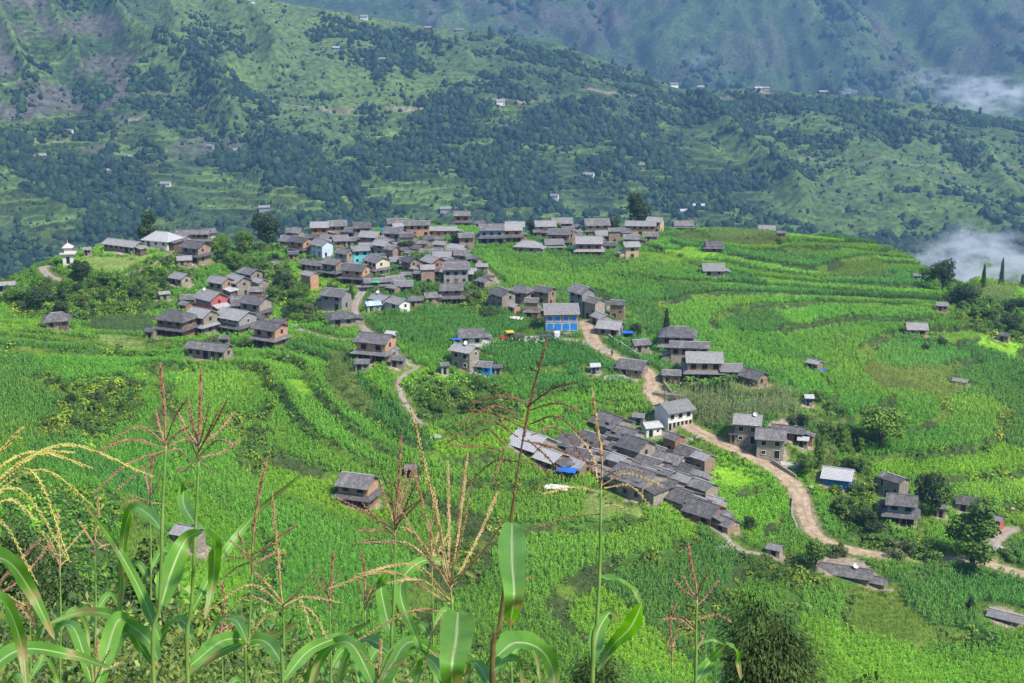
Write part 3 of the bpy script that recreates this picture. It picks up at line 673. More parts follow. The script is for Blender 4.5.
def candidates(spacing, kinds, y0=100, y1=545, margin=.30, dfun=None):
    xs = np.arange(-230, 230, spacing); ys = np.arange(y0, y1, spacing); gx_, gy_ = np.meshgrid(xs, ys)
    gx_ = (gx_ + (rng.random(gx_.shape) - .5) * spacing * .9).ravel(); gy_ = (gy_ + (rng.random(gy_.shape) - .5) * spacing * .9).ravel()
    lim = gy_ * .375 * (1 + margin * .5) + 6
    k = np.abs(gx_) < lim; gx_, gy_ = gx_[k], gy_[k]
    ix = np.rint((gx_ - GX0) / GS).astype(int); iy = np.rint((gy_ - GY0) / GS).astype(int)
    ok = np.isin(crop[iy, ix], [K[a] for a in kinds]) & (hd[iy, ix] > .9) & (rd[iy, ix] > .35) & (rimdist(gx_, gy_) < 16)
    zz = bil(ZT, gx_, gy_); qx, qy = proj(gx_, gy_, zz + 1); ok &= (qy < 760)
    if dfun is not None: ok &= rng.random(len(gx_)) < dfun(gx_, gy_)
    gx_, gy_, zz, ix, iy = gx_[ok], gy_[ok], zz[ok], ix[ok], iy[ok]
    return np.c_[gx_, gy_, zz], leaf[iy, ix], crop[iy, ix]
leafmat = attrmat('crop_leaf', 1.2, .22, .55, .22, .3)
def thin(x, y): return np.clip(300 / y, .3, 1) ** 1.3
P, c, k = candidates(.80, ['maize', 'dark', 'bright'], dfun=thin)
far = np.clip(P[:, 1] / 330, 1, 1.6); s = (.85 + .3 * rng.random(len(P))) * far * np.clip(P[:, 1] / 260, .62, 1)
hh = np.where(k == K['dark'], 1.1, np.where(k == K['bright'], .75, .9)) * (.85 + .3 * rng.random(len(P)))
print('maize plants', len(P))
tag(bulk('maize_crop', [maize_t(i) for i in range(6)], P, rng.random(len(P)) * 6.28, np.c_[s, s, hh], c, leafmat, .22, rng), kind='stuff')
P, c, k = candidates(.95, ['olive', 'tall', 'tallgrass'], dfun=thin); print('tall', len(P))
s = .9 + .3 * rng.random(len(P)); tag(bulk('ripening_maize_crop', [tall_t(i) for i in range(4)], P, rng.random(len(P)) * 6.28, np.c_[s, s, s * np.where(k == K['tall'], 1.05, .7)], c, leafmat, .2, rng), kind='stuff')
P, c, k = candidates(.85, ['grassy', 'lime', 'lawn', 'bank'], dfun=lambda x, y: np.clip(300 / y, .4, 1)); print('grass', len(P))
s = .9 + .4 * rng.random(len(P)); tag(bulk('grass', [grass_t(i) for i in range(5)], P, rng.random(len(P)) * 6.28, np.c_[s, s, s * np.where(k == K['lawn'], .35, np.where(k == K['lime'], .55, 1.0))], c, leafmat, .2, rng), kind='stuff')
P, c, k = candidates(1.25, ['scrub'], y0=40, dfun=lambda x, y: .8 + 0 * x); print('scrub', len(P))
s = (.55 + 1.1 * rng.random(len(P)) ** 2.2)
pick = np.array([(.75, .85, .8), (1.1, 1.15, .9), (1.8, 1.65, 1.0), (2.1, 1.6, 1.1), (.6, .75, .9)])[rng.integers(0, 5, len(P))]
nn = fbm(P[:, 0] / 12, P[:, 1] / 12, 71); c = c * pick * (.7 + nn[:, None] * .9)
tag(bulk('hillside_scrub', [shrub_t(i, 40, .24) for i in range(6)], P - [0, 0, .1], rng.random(len(P)) * 6.28, np.c_[s, s, s * (.8 + .5 * rng.random(len(P)))], c, leafmat, .22, rng), kind='stuff')
# weeds growing out of the risers and around the houses
iy, ix = np.nonzero((riser | ((hd > 0) & (hd < 5))) & (Y > 110) & (np.abs(X) < Y * .44 + 6) & (rd > .6) & (hd > .6) & (rimdist(X, Y) < 6))
sel = rng.random(len(iy)) < .16; iy, ix = iy[sel], ix[sel]
P = np.c_[X[iy, ix], Y[iy, ix], ZT[iy, ix]]; s = .35 + .7 * rng.random(len(P)) ** 2; print('weeds', len(P))
c = np.array([(.06, .12, .02), (.10, .16, .025), (.13, .19, .03), (.045, .09, .02)])[rng.integers(0, 4, len(P))]
tag(bulk('bank_weeds', [shrub_t(i + 40, 22, .3) for i in range(5)], P, rng.random(len(P)) * 6.28, np.c_[s, s, s], c, leafmat, .22, rng), kind='stuff')
# ------------------------------------------------------------------ mesh builder
class MB:
    def __init__(s): s.v = []; s.f = []
    def add(s, v, f):
        o = len(s.v); s.v += [tuple(p) for p in v]; s.f += [tuple(i + o for i in q) for q in f]; return s
    def box(s, x0, x1, y0, y1, z0, z1, rz=0, c=(0, 0)):
        v = [(x, y, z) for z in (z0, z1) for x, y in ((x0, y0), (x1, y0), (x1, y1), (x0, y1))]
        if rz:
            co, si = math.cos(rz), math.sin(rz); v = [(c[0] + (x - c[0]) * co - (y - c[1]) * si, c[1] + (x - c[0]) * si + (y - c[1]) * co, z) for x, y, z in v]
        return s.add(v, [(3, 2, 1, 0), (4, 5, 6, 7), (0, 1, 5, 4), (1, 2, 6, 5), (2, 3, 7, 6), (3, 0, 4, 7)])
    def slab(s, a, b, c, d, th):
        v = [Vector(p) for p in (a, b, c, d)]; n = (v[1] - v[0]).cross(v[3] - v[0]).normalized()
        if n.z < 0: n = -n
        t = n * th; lo = v; hi = [p + t for p in v]
        return s.add(lo + hi, [(3, 2, 1, 0), (4, 5, 6, 7), (0, 1, 5, 4), (1, 2, 6, 5), (2, 3, 7, 6), (3, 0, 4, 7)])
    def tube(s, pts, rad, n=6, cap=True):
        pts = [Vector(p) for p in pts]; rad = rad if hasattr(rad, '__len__') else [rad] * len(pts); o = len(s.v); ref = Vector((.13, .21, 1)).normalized(); u = None
        for i, p in enumerate(pts):
            t = (pts[min(i + 1, len(pts) - 1)] - pts[max(i - 1, 0)]).normalized()
            if u is None: u = t.orthogonal().normalized()
            u = (u - t * u.dot(t)); u = u.normalized() if u.length > 1e-6 else t.orthogonal().normalized(); w = t.cross(u)
            for k in range(n):
                a = 6.28318 * k / n; q = p + (u * math.cos(a) + w * math.sin(a)) * rad[i]; s.v.append(tuple(q))
        for i in range(len(pts) - 1):
            for k in range(n):
                a = o + i * n + k; b = o + i * n + (k + 1) % n; s.f.append((a, b, b + n, a + n))
        if cap: s.f.append(tuple(o + k for k in range(n))[::-1]); s.f.append(tuple(o + (len(pts) - 1) * n + k for k in range(n)))
        return s
    def build(s, name, mat, parent=None, smoothf=False):
        me = bpy.data.meshes.new(name); me.from_pydata(s.v, [], s.f); me.materials.append(mat)
        if smoothf: me.polygons.foreach_set('use_smooth', [True] * len(me.polygons))
        return link(bpy.data.objects.new(name, me), parent)
def empty(name, loc, rz=0):
    o = bpy.data.objects.new(name, None); o.empty_display_size = .5; link(o); o.location = loc; o.rotation_euler = (0, 0, rz); return o

# ------------------------------------------------------------------ building materials
def masonry(name, c1, c2, mortar, sx=2.6, rand=.14):
    m, n, l, b = newmat(name)
    tc = n.new('ShaderNodeTexCoord'); mp = n.new('ShaderNodeMapping'); mp.inputs['Scale'].default_value = (1, 1, 2.3); l.new(tc.outputs['Object'], mp.inputs['Vector'])
    vo = n.new('ShaderNodeTexVoronoi'); vo.inputs['Scale'].default_value = sx; l.new(mp.outputs[0], vo.inputs['Vector'])
    nz = n.new('ShaderNodeTexNoise'); nz.inputs['Scale'].default_value = .9; nz.inputs['Detail'].default_value = 6; l.new(tc.outputs['Object'], nz.inputs['Vector'])
    bw = n.new('ShaderNodeSeparateColor'); l.new(vo.outputs['Color'], bw.inputs[0])
    mx = n.new('ShaderNodeMix'); mx.data_type = 'RGBA'; mx.inputs[6].default_value = (*c1, 1); mx.inputs[7].default_value = (*c2, 1); l.new(bw.outputs[0], mx.inputs[0])
    m2 = n.new('ShaderNodeMix'); m2.data_type = 'RGBA'; m2.inputs[7].default_value = (*mortar, 1); l.new(mx.outputs[2], m2.inputs[6])
    cr = n.new('ShaderNodeMapRange'); cr.inputs['From Min'].default_value = .5; cr.inputs['From Max'].default_value = .72; cr.inputs['To Max'].default_value = .75; l.new(nz.outputs['Fac'], cr.inputs['Value']); l.new(cr.outputs[0], m2.inputs[0])
    oi = n.new('ShaderNodeObjectInfo'); mr = n.new('ShaderNodeMapRange'); mr.inputs['To Min'].default_value = 1 - rand; mr.inputs['To Max'].default_value = 1 + rand; l.new(oi.outputs['Random'], mr.inputs['Value'])
    hs = n.new('ShaderNodeHueSaturation'); l.new(mr.outputs[0], hs.inputs['Value']); l.new(m2.outputs[2], hs.inputs['Color'])
    l.new(hs.outputs[0], b.inputs['Base Color']); b.inputs['Roughness'].default_value = .9; b.inputs['Specular IOR Level'].default_value = .15
    bp = n.new('ShaderNodeBump'); bp.inputs['Strength'].default_value = .5; bp.inputs['Distance'].default_value = .06; l.new(vo.outputs['Distance'], bp.inputs['Height']); l.new(bp.outputs[0], b.inputs['Normal'])
    return m
def roofing(name, c1, c2, moss, sx, rough=.6, rand=.2, spec=.4):
    m, n, l, b = newmat(name)
    tc = n.new('ShaderNodeTexCoord'); br = n.new('ShaderNodeTexBrick'); br.inputs['Scale'].default_value = sx
    br.inputs['Color1'].default_value = (*c1, 1); br.inputs['Color2'].default_value = (*c2, 1); br.inputs['Mortar'].default_value = (c1[0] * .45, c1[1] * .45, c1[2] * .45, 1)
    br.inputs['Mortar Size'].default_value = .03; br.inputs['Bias'].default_value = -.1; l.new(tc.outputs['Object'], br.inputs['Vector'])
    nz = n.new('ShaderNodeTexNoise'); nz.inputs['Scale'].default_value = .8; nz.inputs['Detail'].default_value = 7; l.new(tc.outputs['Object'], nz.inputs['Vector'])
    cr = n.new('ShaderNodeMapRange'); cr.inputs['From Min'].default_value = .48; cr.inputs['From Max'].default_value = .75; cr.inputs['To Max'].default_value = .8; l.new(nz.outputs['Fac'], cr.inputs['Value'])
    m2 = n.new('ShaderNodeMix'); m2.data_type = 'RGBA'; m2.inputs[7].default_value = (*moss, 1); l.new(br.outputs[0], m2.inputs[6]); l.new(cr.outputs[0], m2.inputs[0])
    oi = n.new('ShaderNodeObjectInfo'); mr = n.new('ShaderNodeMapRange'); mr.inputs['To Min'].default_value = 1 - rand; mr.inputs['To Max'].default_value = 1 + rand; l.new(oi.outputs['Random'], mr.inputs['Value'])
    hs = n.new('ShaderNodeHueSaturation'); l.new(mr.outputs[0], hs.inputs['Value']); l.new(m2.outputs[2], hs.inputs['Color'])
    l.new(hs.outputs[0], b.inputs['Base Color']); b.inputs['Roughness'].default_value = rough; b.inputs['Specular IOR Level'].default_value = spec
    bp = n.new('ShaderNodeBump'); bp.inputs['Strength'].default_value = .6; bp.inputs['Distance'].default_value = .05; l.new(br.outputs['Fac'], bp.inputs['Height']); bp.invert = True; l.new(bp.outputs[0], b.inputs['Normal'])
    return m
ST = masonry('rubble_stone', (.20, .165, .13), (.38, .325, .265), (.30, .235, .17))
BRW = masonry('brown_rubble', (.19, .13, .09), (.36, .265, .19), (.30, .20, .13))
WALL = {'stone': ST, 'brown': BRW, 'dark': noisy('dark_boards', (.035, .028, .024), (.07, .055, .045), 3), 'grey': masonry('grey_stone', (.20, .19, .18), (.33, .31, .29), (.28, .26, .24)),
        'brick': masonry('red_earth_stone', (.22, .10, .06), (.36, .20, .13), (.22, .15, .11)), 'white': noisy('whitewash', (.60, .58, .53), (.76, .74, .69), .8, rand=.05),
        'cream': noisy('cream_plaster', (.52, .46, .32), (.66, .60, .44), .9), 'orange': noisy('ochre_mud_wall', (.36, .19, .11), (.50, .29, .18), 1.1, rand=.12),
        'ochre': noisy('yellow_mud_wall', (.42, .30, .17), (.54, .41, .25), 1.1, rand=.12), 'red': noisy('brick_red_paint', (.36, .09, .08), (.46, .14, .12), 1.2),
        'turquoise': noisy('turquoise_paint', (.10, .44, .46), (.16, .55, .56), 1), 'blue': noisy('blue_paint', (.02, .18, .55), (.04, .26, .68), 1.2), 'bluewhite': noisy('pale_blue_wash', (.48, .54, .58), (.60, .66, .70), 1),
        'greyblue': noisy('grey_blue_wash', (.20, .24, .29), (.28, .32, .38), 1.2)}
SLATE = roofing('slate_roof', (.085, .077, .077), (.24, .22, .22), (.27, .25, .22), 2.2, rand=.34)
METAL = roofing('light_slate_roof', (.23, .215, .21), (.42, .40, .395), (.20, .18, .165), 1.8, rand=.28)
WHITER = roofing('sheet_metal_roof', (.48, .47, .47), (.56, .55, .55), (.40, .37, .35), .7, .45, .06)
BSHEET = roofing('blue_white_sheet', (.20, .42, .68), (.62, .70, .78), (.75, .78, .8), .5, .5, .05)
ROOF = {'slate': SLATE, 'metal': METAL, 'white': WHITER, 'bluesheet': BSHEET}
DARK = noisy('dark_opening', (.012, .011, .010), (.022, .020, .018), 2); WOOD = noisy('weathered_wood', (.10, .065, .042), (.17, .115, .08), 4, rand=.2)
BLUED = noisy('blue_shutter', (.015, .16, .52), (.03, .24, .66), 2); PALEW = noisy('pale_frame', (.55, .52, .47), (.66, .63, .58), 3)
UPPER = noisy('ochre_upper_band', (.38, .20, .125), (.52, .31, .20), 1.2, rand=.12); RIDGE = noisy('ridge_stone', (.30, .29, .29), (.42, .40, .39), 3)
CONC = noisy('pale_concrete', (.40, .38, .35), (.54, .52, .48), 1.2)
WORDS = {'stone': 'grey stone', 'brown': 'brown stone', 'dark': 'dark boarded', 'grey': 'smooth grey', 'brick': 'reddish', 'white': 'whitewashed', 'cream': 'cream', 'orange': 'orange ochre',
         'ochre': 'yellow ochre', 'red': 'red', 'turquoise': 'turquoise', 'blue': 'blue', 'bluewhite': 'pale blue', 'greyblue': 'grey-blue'}
ORD = ['first', 'second', 'third', 'fourth', 'fifth', 'sixth', 'seventh', 'eighth', 'ninth', 'tenth', 'eleventh', 'twelfth', 'thirteenth', 'fourteenth']
hr = random.Random(4)

def house(px, py, wpx, deg, st, wall, roof, feat, label, cat, group, name=None):
    P = hit(px, py); a = R(deg); D = P.y
    W = wpx * (1.18 if 'slate roofed' in group else (1.04 if D > 370 else 1.07)) * D / F_PX; ratio = .36 if 'l' in feat else .80
    w = max(1.6, (W - .7) / (abs(math.cos(a)) + ratio * abs(math.sin(a)))); d = min(max(w * ratio, 1.6), 6.8)
    if 'l' in feat: d = min(d, 4.6)
    small = w < 4.2
    back = .5 * (abs(math.cos(a)) * d + abs(math.sin(a)) * w)
    cx, cy = P.x, P.y + back
    gz = float(bil(ZT, cx, cy)); fz = P.z
    z0 = fz + .1 if abs(fz - gz) < 3 else gz
    H = {1: 2.25, 2: 4.3, 3: 7.0}[st]
    if small: H = min(H, 1.9 if st == 1 else 4.0)
    if 'slate roofed' in group: H *= .78; d = min(w * .92, 7.5)
    H = .9 if 's' in feat else H * hr.uniform(.90, 1.10); pitch = R(hr.uniform(21, 28)); oh = .85 if not small else .4
    a += R(hr.uniform(-6, 6)) if 'slate roofed' in group else 0
    t = empty(name or ('shed' if small and st == 1 else 'house'), (cx, cy, z0), a)
    tag(t, label, cat, group)
    wm = WALL[wall]; hw, hdp = w / 2, d / 2; rise = math.tan(pitch) * hdp
    hip = 'h' in feat
    m = MB()
    if hip: m.box(-hw, hw, -hdp, hdp, -3.0, H)
    else:
        v = [(-hw, -hdp, -3), (hw, -hdp, -3), (hw, hdp, -3), (-hw, hdp, -3), (-hw, -hdp, H), (hw, -hdp, H), (hw, hdp, H), (-hw, hdp, H), (-hw, 0, H + rise), (hw, 0, H + rise)]
        m.add(v, [(3, 2, 1, 0), (0, 1, 5, 4), (2, 3, 7, 6), (1, 2, 6, 9, 5), (3, 0, 4, 8, 7), (4, 5, 9, 8), (6, 7, 8, 9)])
    m.build('wall', wm, t)
    # roof, a little uneven like laid slate
    rm = ROOF[roof]; m = MB(); e = oh * math.tan(pitch); g = .5 if not small else .3; zt = H + rise + .03; ze = H - e + .03
    sag = hr.uniform(-.06, .06)
    if hip:
        k = min(hw * .45, hdp * .6); ex, ey = hw + oh, hdp + oh; gb = .5
        b = [(-ex, -ey, ze), (ex, -ey, ze), (ex, ey, ze), (-ex, ey, ze)]; r1, r2 = (-hw + k, 0, zt + .25), (hw - k, 0, zt + .25)
        bb = [(x, y, z + .14) for x, y, z in b]; m.add(b + bb + [r1, r2], [(3, 2, 1, 0), (0, 1, 5, 4), (1, 2, 6, 5), (2, 3, 7, 6), (3, 0, 4, 7), (4, 5, 9, 8), (6, 7, 8, 9), (5, 6, 9), (7, 4, 8)])
    else:
        m.slab((-hw - g, -hdp - oh, ze + sag), (hw + g, -hdp - oh, ze - sag), (hw + g, 0, zt), (-hw - g, 0, zt), .13)
        m.slab((hw + g, hdp + oh, ze), (-hw - g, hdp + oh, ze), (-hw - g, 0, zt), (hw + g, 0, zt), .13)
    ro = m.build('roof', rm, t)
    if w > 3:
        k = hw + g - .02 if not hip else hw * .55; m = MB(); zz = zt + (.12 if not hip else .24)
        m.box(-k, k, -.16, .16, zz - .02, zz + .09); m.build('ridge_cap', RIDGE if hr.random() < .6 else rm, ro)
    if 'b' in feat and st >= 1:
        zb0, zb1 = (H * .55, H - .12) if st > 1 else (.7, H - .12); m = MB(); o = .035
        m.box(-hw - o, hw + o, -hdp - o, hdp + o, zb0, zb1); m.build('upper_wall', UPPER, t)
    skz = H * .50 if st > 1 else H * .96
    if 'k' in feat:
        ex = 1.5 if not small else .8; dr = .55; m = MB(); x0, y0 = hw + .03, hdp + .03
        skz = H * .52 if st > 1 else 1.75
        m.slab((-x0 - ex * .7, -y0 - ex, skz - dr), (x0 + ex * .7, -y0 - ex, skz - dr), (x0, -y0, skz), (-x0, -y0, skz), .11)
        m.slab((-x0 - ex * .7, y0, skz - dr + .02), (-x0 - ex * .7, -y0 - ex * .98, skz - dr + .02), (-x0, -y0, skz + .02), (-x0, y0, skz + .02), .11)
        m.slab((x0 + ex * .7, -y0 - ex * .98, skz - dr + .02), (x0 + ex * .7, y0, skz - dr + .02), (x0, y0, skz + .02), (x0, -y0, skz + .02), .11)
        m.build('skirt_roof', SLATE if roof == 'slate' or hr.random() < .4 else METAL, t)
        if not small:
            for q in (-1, -.35, .35, 1):
                MB().box(q * (hw + .7) - .07, q * (hw + .7) + .07, -y0 - ex + .25, -y0 - ex + .39, -2, skz - dr + .06).build('post', WOOD, t)
    if 'p' in feat and 'k' not in feat:
        for q in (-1, -.33, .33, 1):
            MB().box(q * (hw - .15) - .08, q * (hw - .15) + .08, -hdp - oh + .1, -hdp - oh + .26, -1, ze + .1).build('post', WOOD, t)
    if wall != 'blue' and not small and w > 4.5 and 'k' not in feat and 's' not in feat and 'B' not in feat and 'V' not in feat and hr.random() < .5:
        sg = hr.choice([-1, 1]); lw = hr.uniform(1.5, 2.4); lh = min(H * .62, 2.1); b0, b1 = sorted((sg * (hw + .01), sg * (hw + lw)))
        MB().box(b0, b1, -hdp * .8, hdp * hr.uniform(.3, .8), -3, lh).build('lean_to_wall', wm if hr.random() < .6 else WOOD, t)
        m = MB(); xo = sg * (hw + lw + .45); m.slab((sg * (hw + .02), -hdp * .8 - .4, lh + .62), (xo, -hdp * .8 - .4, lh + .03), (xo, hdp * .85, lh + .03), (sg * (hw + .02), hdp * .85, lh + .62), .1)
        m.build('lean_to_roof', rm if hr.random() < .6 else hr.choice([METAL, SLATE, WHITER]), t)
    # openings
    near = D < 345
    def opening(kind, x, z, ww, hh, side='f', mat=None):
        mat = mat or DARK; o = .055 if ('b' in feat) else .02
        if side == 'f': bx = (x - ww / 2, x + ww / 2, -hdp - o - .02, -hdp + .02)
        elif side == 'r': bx = (hw - .02, hw + o + .02, x - ww / 2, x + ww / 2)
        else: bx = (-hw - o - .02, -hw + .02, x - ww / 2, x + ww / 2)
        p = MB().box(*bx, z, z + hh).build(kind, mat, t)
        if near and w > 4:
            f = MB(); q = .09; fm = PALEW if ('w' in feat) else WOOD
            if side == 'f':
                y1, y2 = bx[2] - .05, bx[3]
                f.box(bx[0] - q, bx[0], y1, y2, z - q, z + hh + q).box(bx[1], bx[1] + q, y1, y2, z - q, z + hh + q).box(bx[0], bx[1], y1, y2, z + hh, z + hh + q).box(bx[0], bx[1], y1 - .04, y2, z - q, z)
            else:
                a1, a2 = (bx[0], bx[1] + .05) if side == 'r' else (bx[0] - .05, bx[1])
                f.box(a1, a2, bx[2] - q, bx[2], z - q, z + hh + q).box(a1, a2, bx[3], bx[3] + q, z - q, z + hh + q).box(a1, a2, bx[2], bx[3], z + hh, z + hh + q).box(a1, a2, bx[2], bx[3], z - q, z)
            f.build('frame', fm, p)
        return p
    n = max(1, int(w / (1.9 if ('w' in feat or 'l' in feat) else 2.4)))
    xs = [(-hw + w * (i + .5) / n) for i in range(n)]
    blue = wall in ('blue', 'bluewhite', 'turquoise') or label and 'blue front' in label or label and 'blue shuttered' in label
    wmat = BLUED if blue and wall != 'turquoise' else DARK
    if 's' in feat: return t, w, d, H, z0
    if small:
        opening('door', 0 if 'c' in feat else -w * .2, 0.05, min(.9, w * .4), min(1.45, H - .4))
        if not 'c' in feat: opening('window', w * .25, H * .45, .5, .5)
    else:
        kd = hr.randrange(n)
        for i, x in enumerate(xs):
            if wall == 'blue':
                opening('door' if i == 0 else 'window', x, .12 if i == 0 else .3, w / n * .72, 1.6, mat=BLUED); continue
            if 'B' in feat:
                opening('door', x, .15, w / n * .86, 1.85, mat=BLUED); opening('window', x, 2.55, w / n * .62, 1.25, mat=BLUED); continue
            if 'V' in feat:
                for q in (-.25, .25): opening('door', x + q * w / n, .25, w / n * .34, 1.7)
                opening('window', x, 2.75, .95, .95); continue
            if 'k' in feat and st == 2:
                opening('porch_shade', x, .1, w / n * .78, 1.55)  # flat dark panel on the wall stands for shade inside the open porch
                for s in range(1, st): opening('window', x, s * 2.25 + .55, 1.05, .95, mat=wmat)
                continue
            if i == kd: opening('door', x, .03, 1.1, 1.75 if not st == 1 else min(1.7, H - .3), mat=wmat if blue else (DARK if hr.random() < .6 else WOOD))
            elif st == 1 or 'w' in feat or hr.random() < .7: opening('window', x, .85, .8, .75, mat=wmat)
            for s in range(1, st): opening('window', x, s * 2.25 + .50, 1.0, 1.0, mat=wmat)
        for side in ('r', 'l'):
            if hr.random() < .75: opening('window', hr.uniform(-.15, .15) * d, H - 1.35, .75, .8, side)
            if st > 1 and hr.random() < .5: opening('door' if hr.random() < .5 else 'window', hr.uniform(-.2, .2) * d, .2 + .5 * hr.random(), .8, 1.2, side)
    return t, w, d, H, z0
HS = {}
used_labels = set()
for row, grp, hs in HOUSES:
    autos = sorted([h for h in hs if h[8] is None], key=lambda h: h[0])
    # ordinals count only the plain houses of the row that read alike
    fam = {}
    for h in autos: fam.setdefault((h[4], h[5], h[6] if len(row.split()) < 7 else ''), []).append(h)
    for h in hs:
        lab = h[8]
        if lab is None:
            key = (h[4], h[5], h[6] if len(row.split()) < 7 else ''); f = fam[key]; i = f.index(h)
            kind = ('two-storey ' if h[4] == 2 else ('little ' if h[2] < 15 else 'low ')) + WORDS[h[5]] + ' house'
            rf = {'slate': 'dark-roofed', 'metal': 'pale-roofed', 'white': 'metal-roofed'}[h[6]]
            kk = [g for g in autos if (g[4], g[5], g[6], g[2] < 15 or g[4] == 2) == (h[4], h[5], h[6], h[2] < 15 or h[4] == 2)]
            i = kk.index(h)
            o = '' if len(kk) == 1 else (ORD[i] + ' from left of its kind ' if i < len(kk) - 1 or len(kk) > 2 else 'rightmost of its kind ')
            lab = ' '.join((rf + ' ' + kind + ', ' + o + row).replace('slate roofed cluster', 'slate cluster').split())
            if len(lab.split()) > 16: lab = lab.replace(' from left of its kind', ' from left')
        if len(lab.split()) > 16 or lab in used_labels: print('LABEL', len(lab.split()), lab)
        used_labels.add(lab)
        isshed = h[2] < 15 or any(k in lab for k in (' shed', ' hut', 'shack', 'kiosk', 'stall', 'shelter', 'lean-to', 'outhouse', 'annex'))
        HS[(h[0], h[1])] = house(h[0], h[1], h[2], h[3], h[4], h[5], h[6], h[7], lab, 'shed' if isshed and ('house,' not in lab) else 'house', grp)

# outbuildings squeezed in between, alike to the eye
OUT = [('the left village', [(292,236),(410,236),(420,276),(400,300),(370,296),(330,286),(290,262)], 24), ('the central village', [(400,236),(470,240),(484,268),(474,296),(430,292),(405,270)], 18),
       ('the hollow around the red house', [(180,300),(262,286),(280,330),(262,342),(190,340)], 8), ('the slate roofed cluster', [(560,446),(620,436),(700,462),(722,520),(660,505),(575,476)], 22), ('the far right hamlet', [(540,234),(668,234),(655,252),(600,256),(548,254)], 9)]
occ = [(a, b, r) for a, b, r in PLOTS]
for nm, poly, n in OUT:
    xs = [p[0] for p in poly]; ys = [p[1] for p in poly]; c = k = 0
    while c < n and k < 900:
        k += 1; qx, qy = hr.uniform(min(xs), max(xs)), hr.uniform(min(ys), max(ys))
        if not inpoly(np.array([qx]), np.array([qy]), poly)[0]: continue
        P = hit(qx, qy)
        if rd[int(P.y - GY0), int(P.x - GX0)] < 2 or min(math.hypot(P.x - a, P.y + 2 - b) - r for a, b, r in occ) < (1.0 if 'cluster' in nm else 1.7): continue
        if any(abs(qx - h[0]) < h[2] / 2 + 9 and -2 < qy - h[1] < 19 for _, _, hs_ in HOUSES for h in hs_ if h[8]): continue
        occ.append((P.x, P.y + 2, 2.2)); wp = hr.uniform(3.6, 5.6) * F_PX / P.y
        deg = hr.uniform(-50, -36) if 'cluster' in nm else hr.choice([-35, -20, 0, 5, 12]) + hr.uniform(-5, 5)
        house(qx, qy, wp, deg, 1 if hr.random() < .75 else 2, hr.choice(['stone', 'brown', 'brown', 'brick']), hr.choice(['slate', 'slate', 'metal']), hr.choice(['', 'c', '']), 'small stone outbuilding squeezed between the houses of ' + nm, 'shed', 'outbuildings between houses of ' + nm, 'shed'); c += 1
# ------------------------------------------------------------------ trees and bushes, each a thing
def foliage(name, c1, c2, transl=.2, rand=.22, scale=1.5):
    m, n, l, b = newmat(name)
    tc = n.new('ShaderNodeTexCoord'); nz = n.new('ShaderNodeTexNoise'); nz.inputs['Scale'].default_value = scale; nz.inputs['Detail'].default_value = 3; l.new(tc.outputs['Object'], nz.inputs['Vector'])
    g = n.new('ShaderNodeNewGeometry'); ad = n.new('ShaderNodeMath'); ad.operation = 'MULTIPLY_ADD'; ad.inputs[1].default_value = .5; l.new(g.outputs['Random Per Island'], ad.inputs[0]); l.new(nz.outputs['Fac'], ad.inputs[2])
    cr = n.new('ShaderNodeValToRGB'); cr.color_ramp.elements[0].position = .45; cr.color_ramp.elements[1].position = 1.05 if 0 else 1.0
    cr.color_ramp.elements[0].color = (*c1, 1); cr.color_ramp.elements[1].color = (*c2, 1); l.new(ad.outputs[0], cr.inputs[0])
    oi = n.new('ShaderNodeObjectInfo'); mr = n.new('ShaderNodeMapRange'); mr.inputs['To Min'].default_value = 1 - rand; mr.inputs['To Max'].default_value = 1 + rand; l.new(oi.outputs['Random'], mr.inputs['Value'])
    hs = n.new('ShaderNodeHueSaturation'); l.new(mr.outputs[0], hs.inputs['Value']); l.new(cr.outputs[0], hs.inputs['Color'])
    l.new(hs.outputs[0], b.inputs['Base Color']); b.inputs['Roughness'].default_value = .55; b.inputs['Specular IOR Level'].default_value = .3
    t = n.new('ShaderNodeBsdfTranslucent'); ms = n.new('ShaderNodeMixShader'); ms.inputs[0].default_value = transl
    l.new(hs.outputs[0], t.inputs['Color']); l.new(b.outputs[0], ms.inputs[1]); l.new(t.outputs[0], ms.inputs[2]); l.new(ms.outputs[0], n['Material Output'].inputs['Surface'])
    return m
BARK = noisy('bark', (.06, .045, .035), (.12, .095, .07), 6)
FOL = {'dark': foliage('dark_foliage', (.022, .048, .012), (.065, .11, .025)), 'mid': foliage('mid_foliage', (.05, .12, .014), (.15, .27, .03)),
       'light': foliage('light_foliage', (.09, .19, .02), (.22, .35, .04)), 'olive': foliage('olive_foliage', (.07, .105, .025), (.16, .20, .055))}
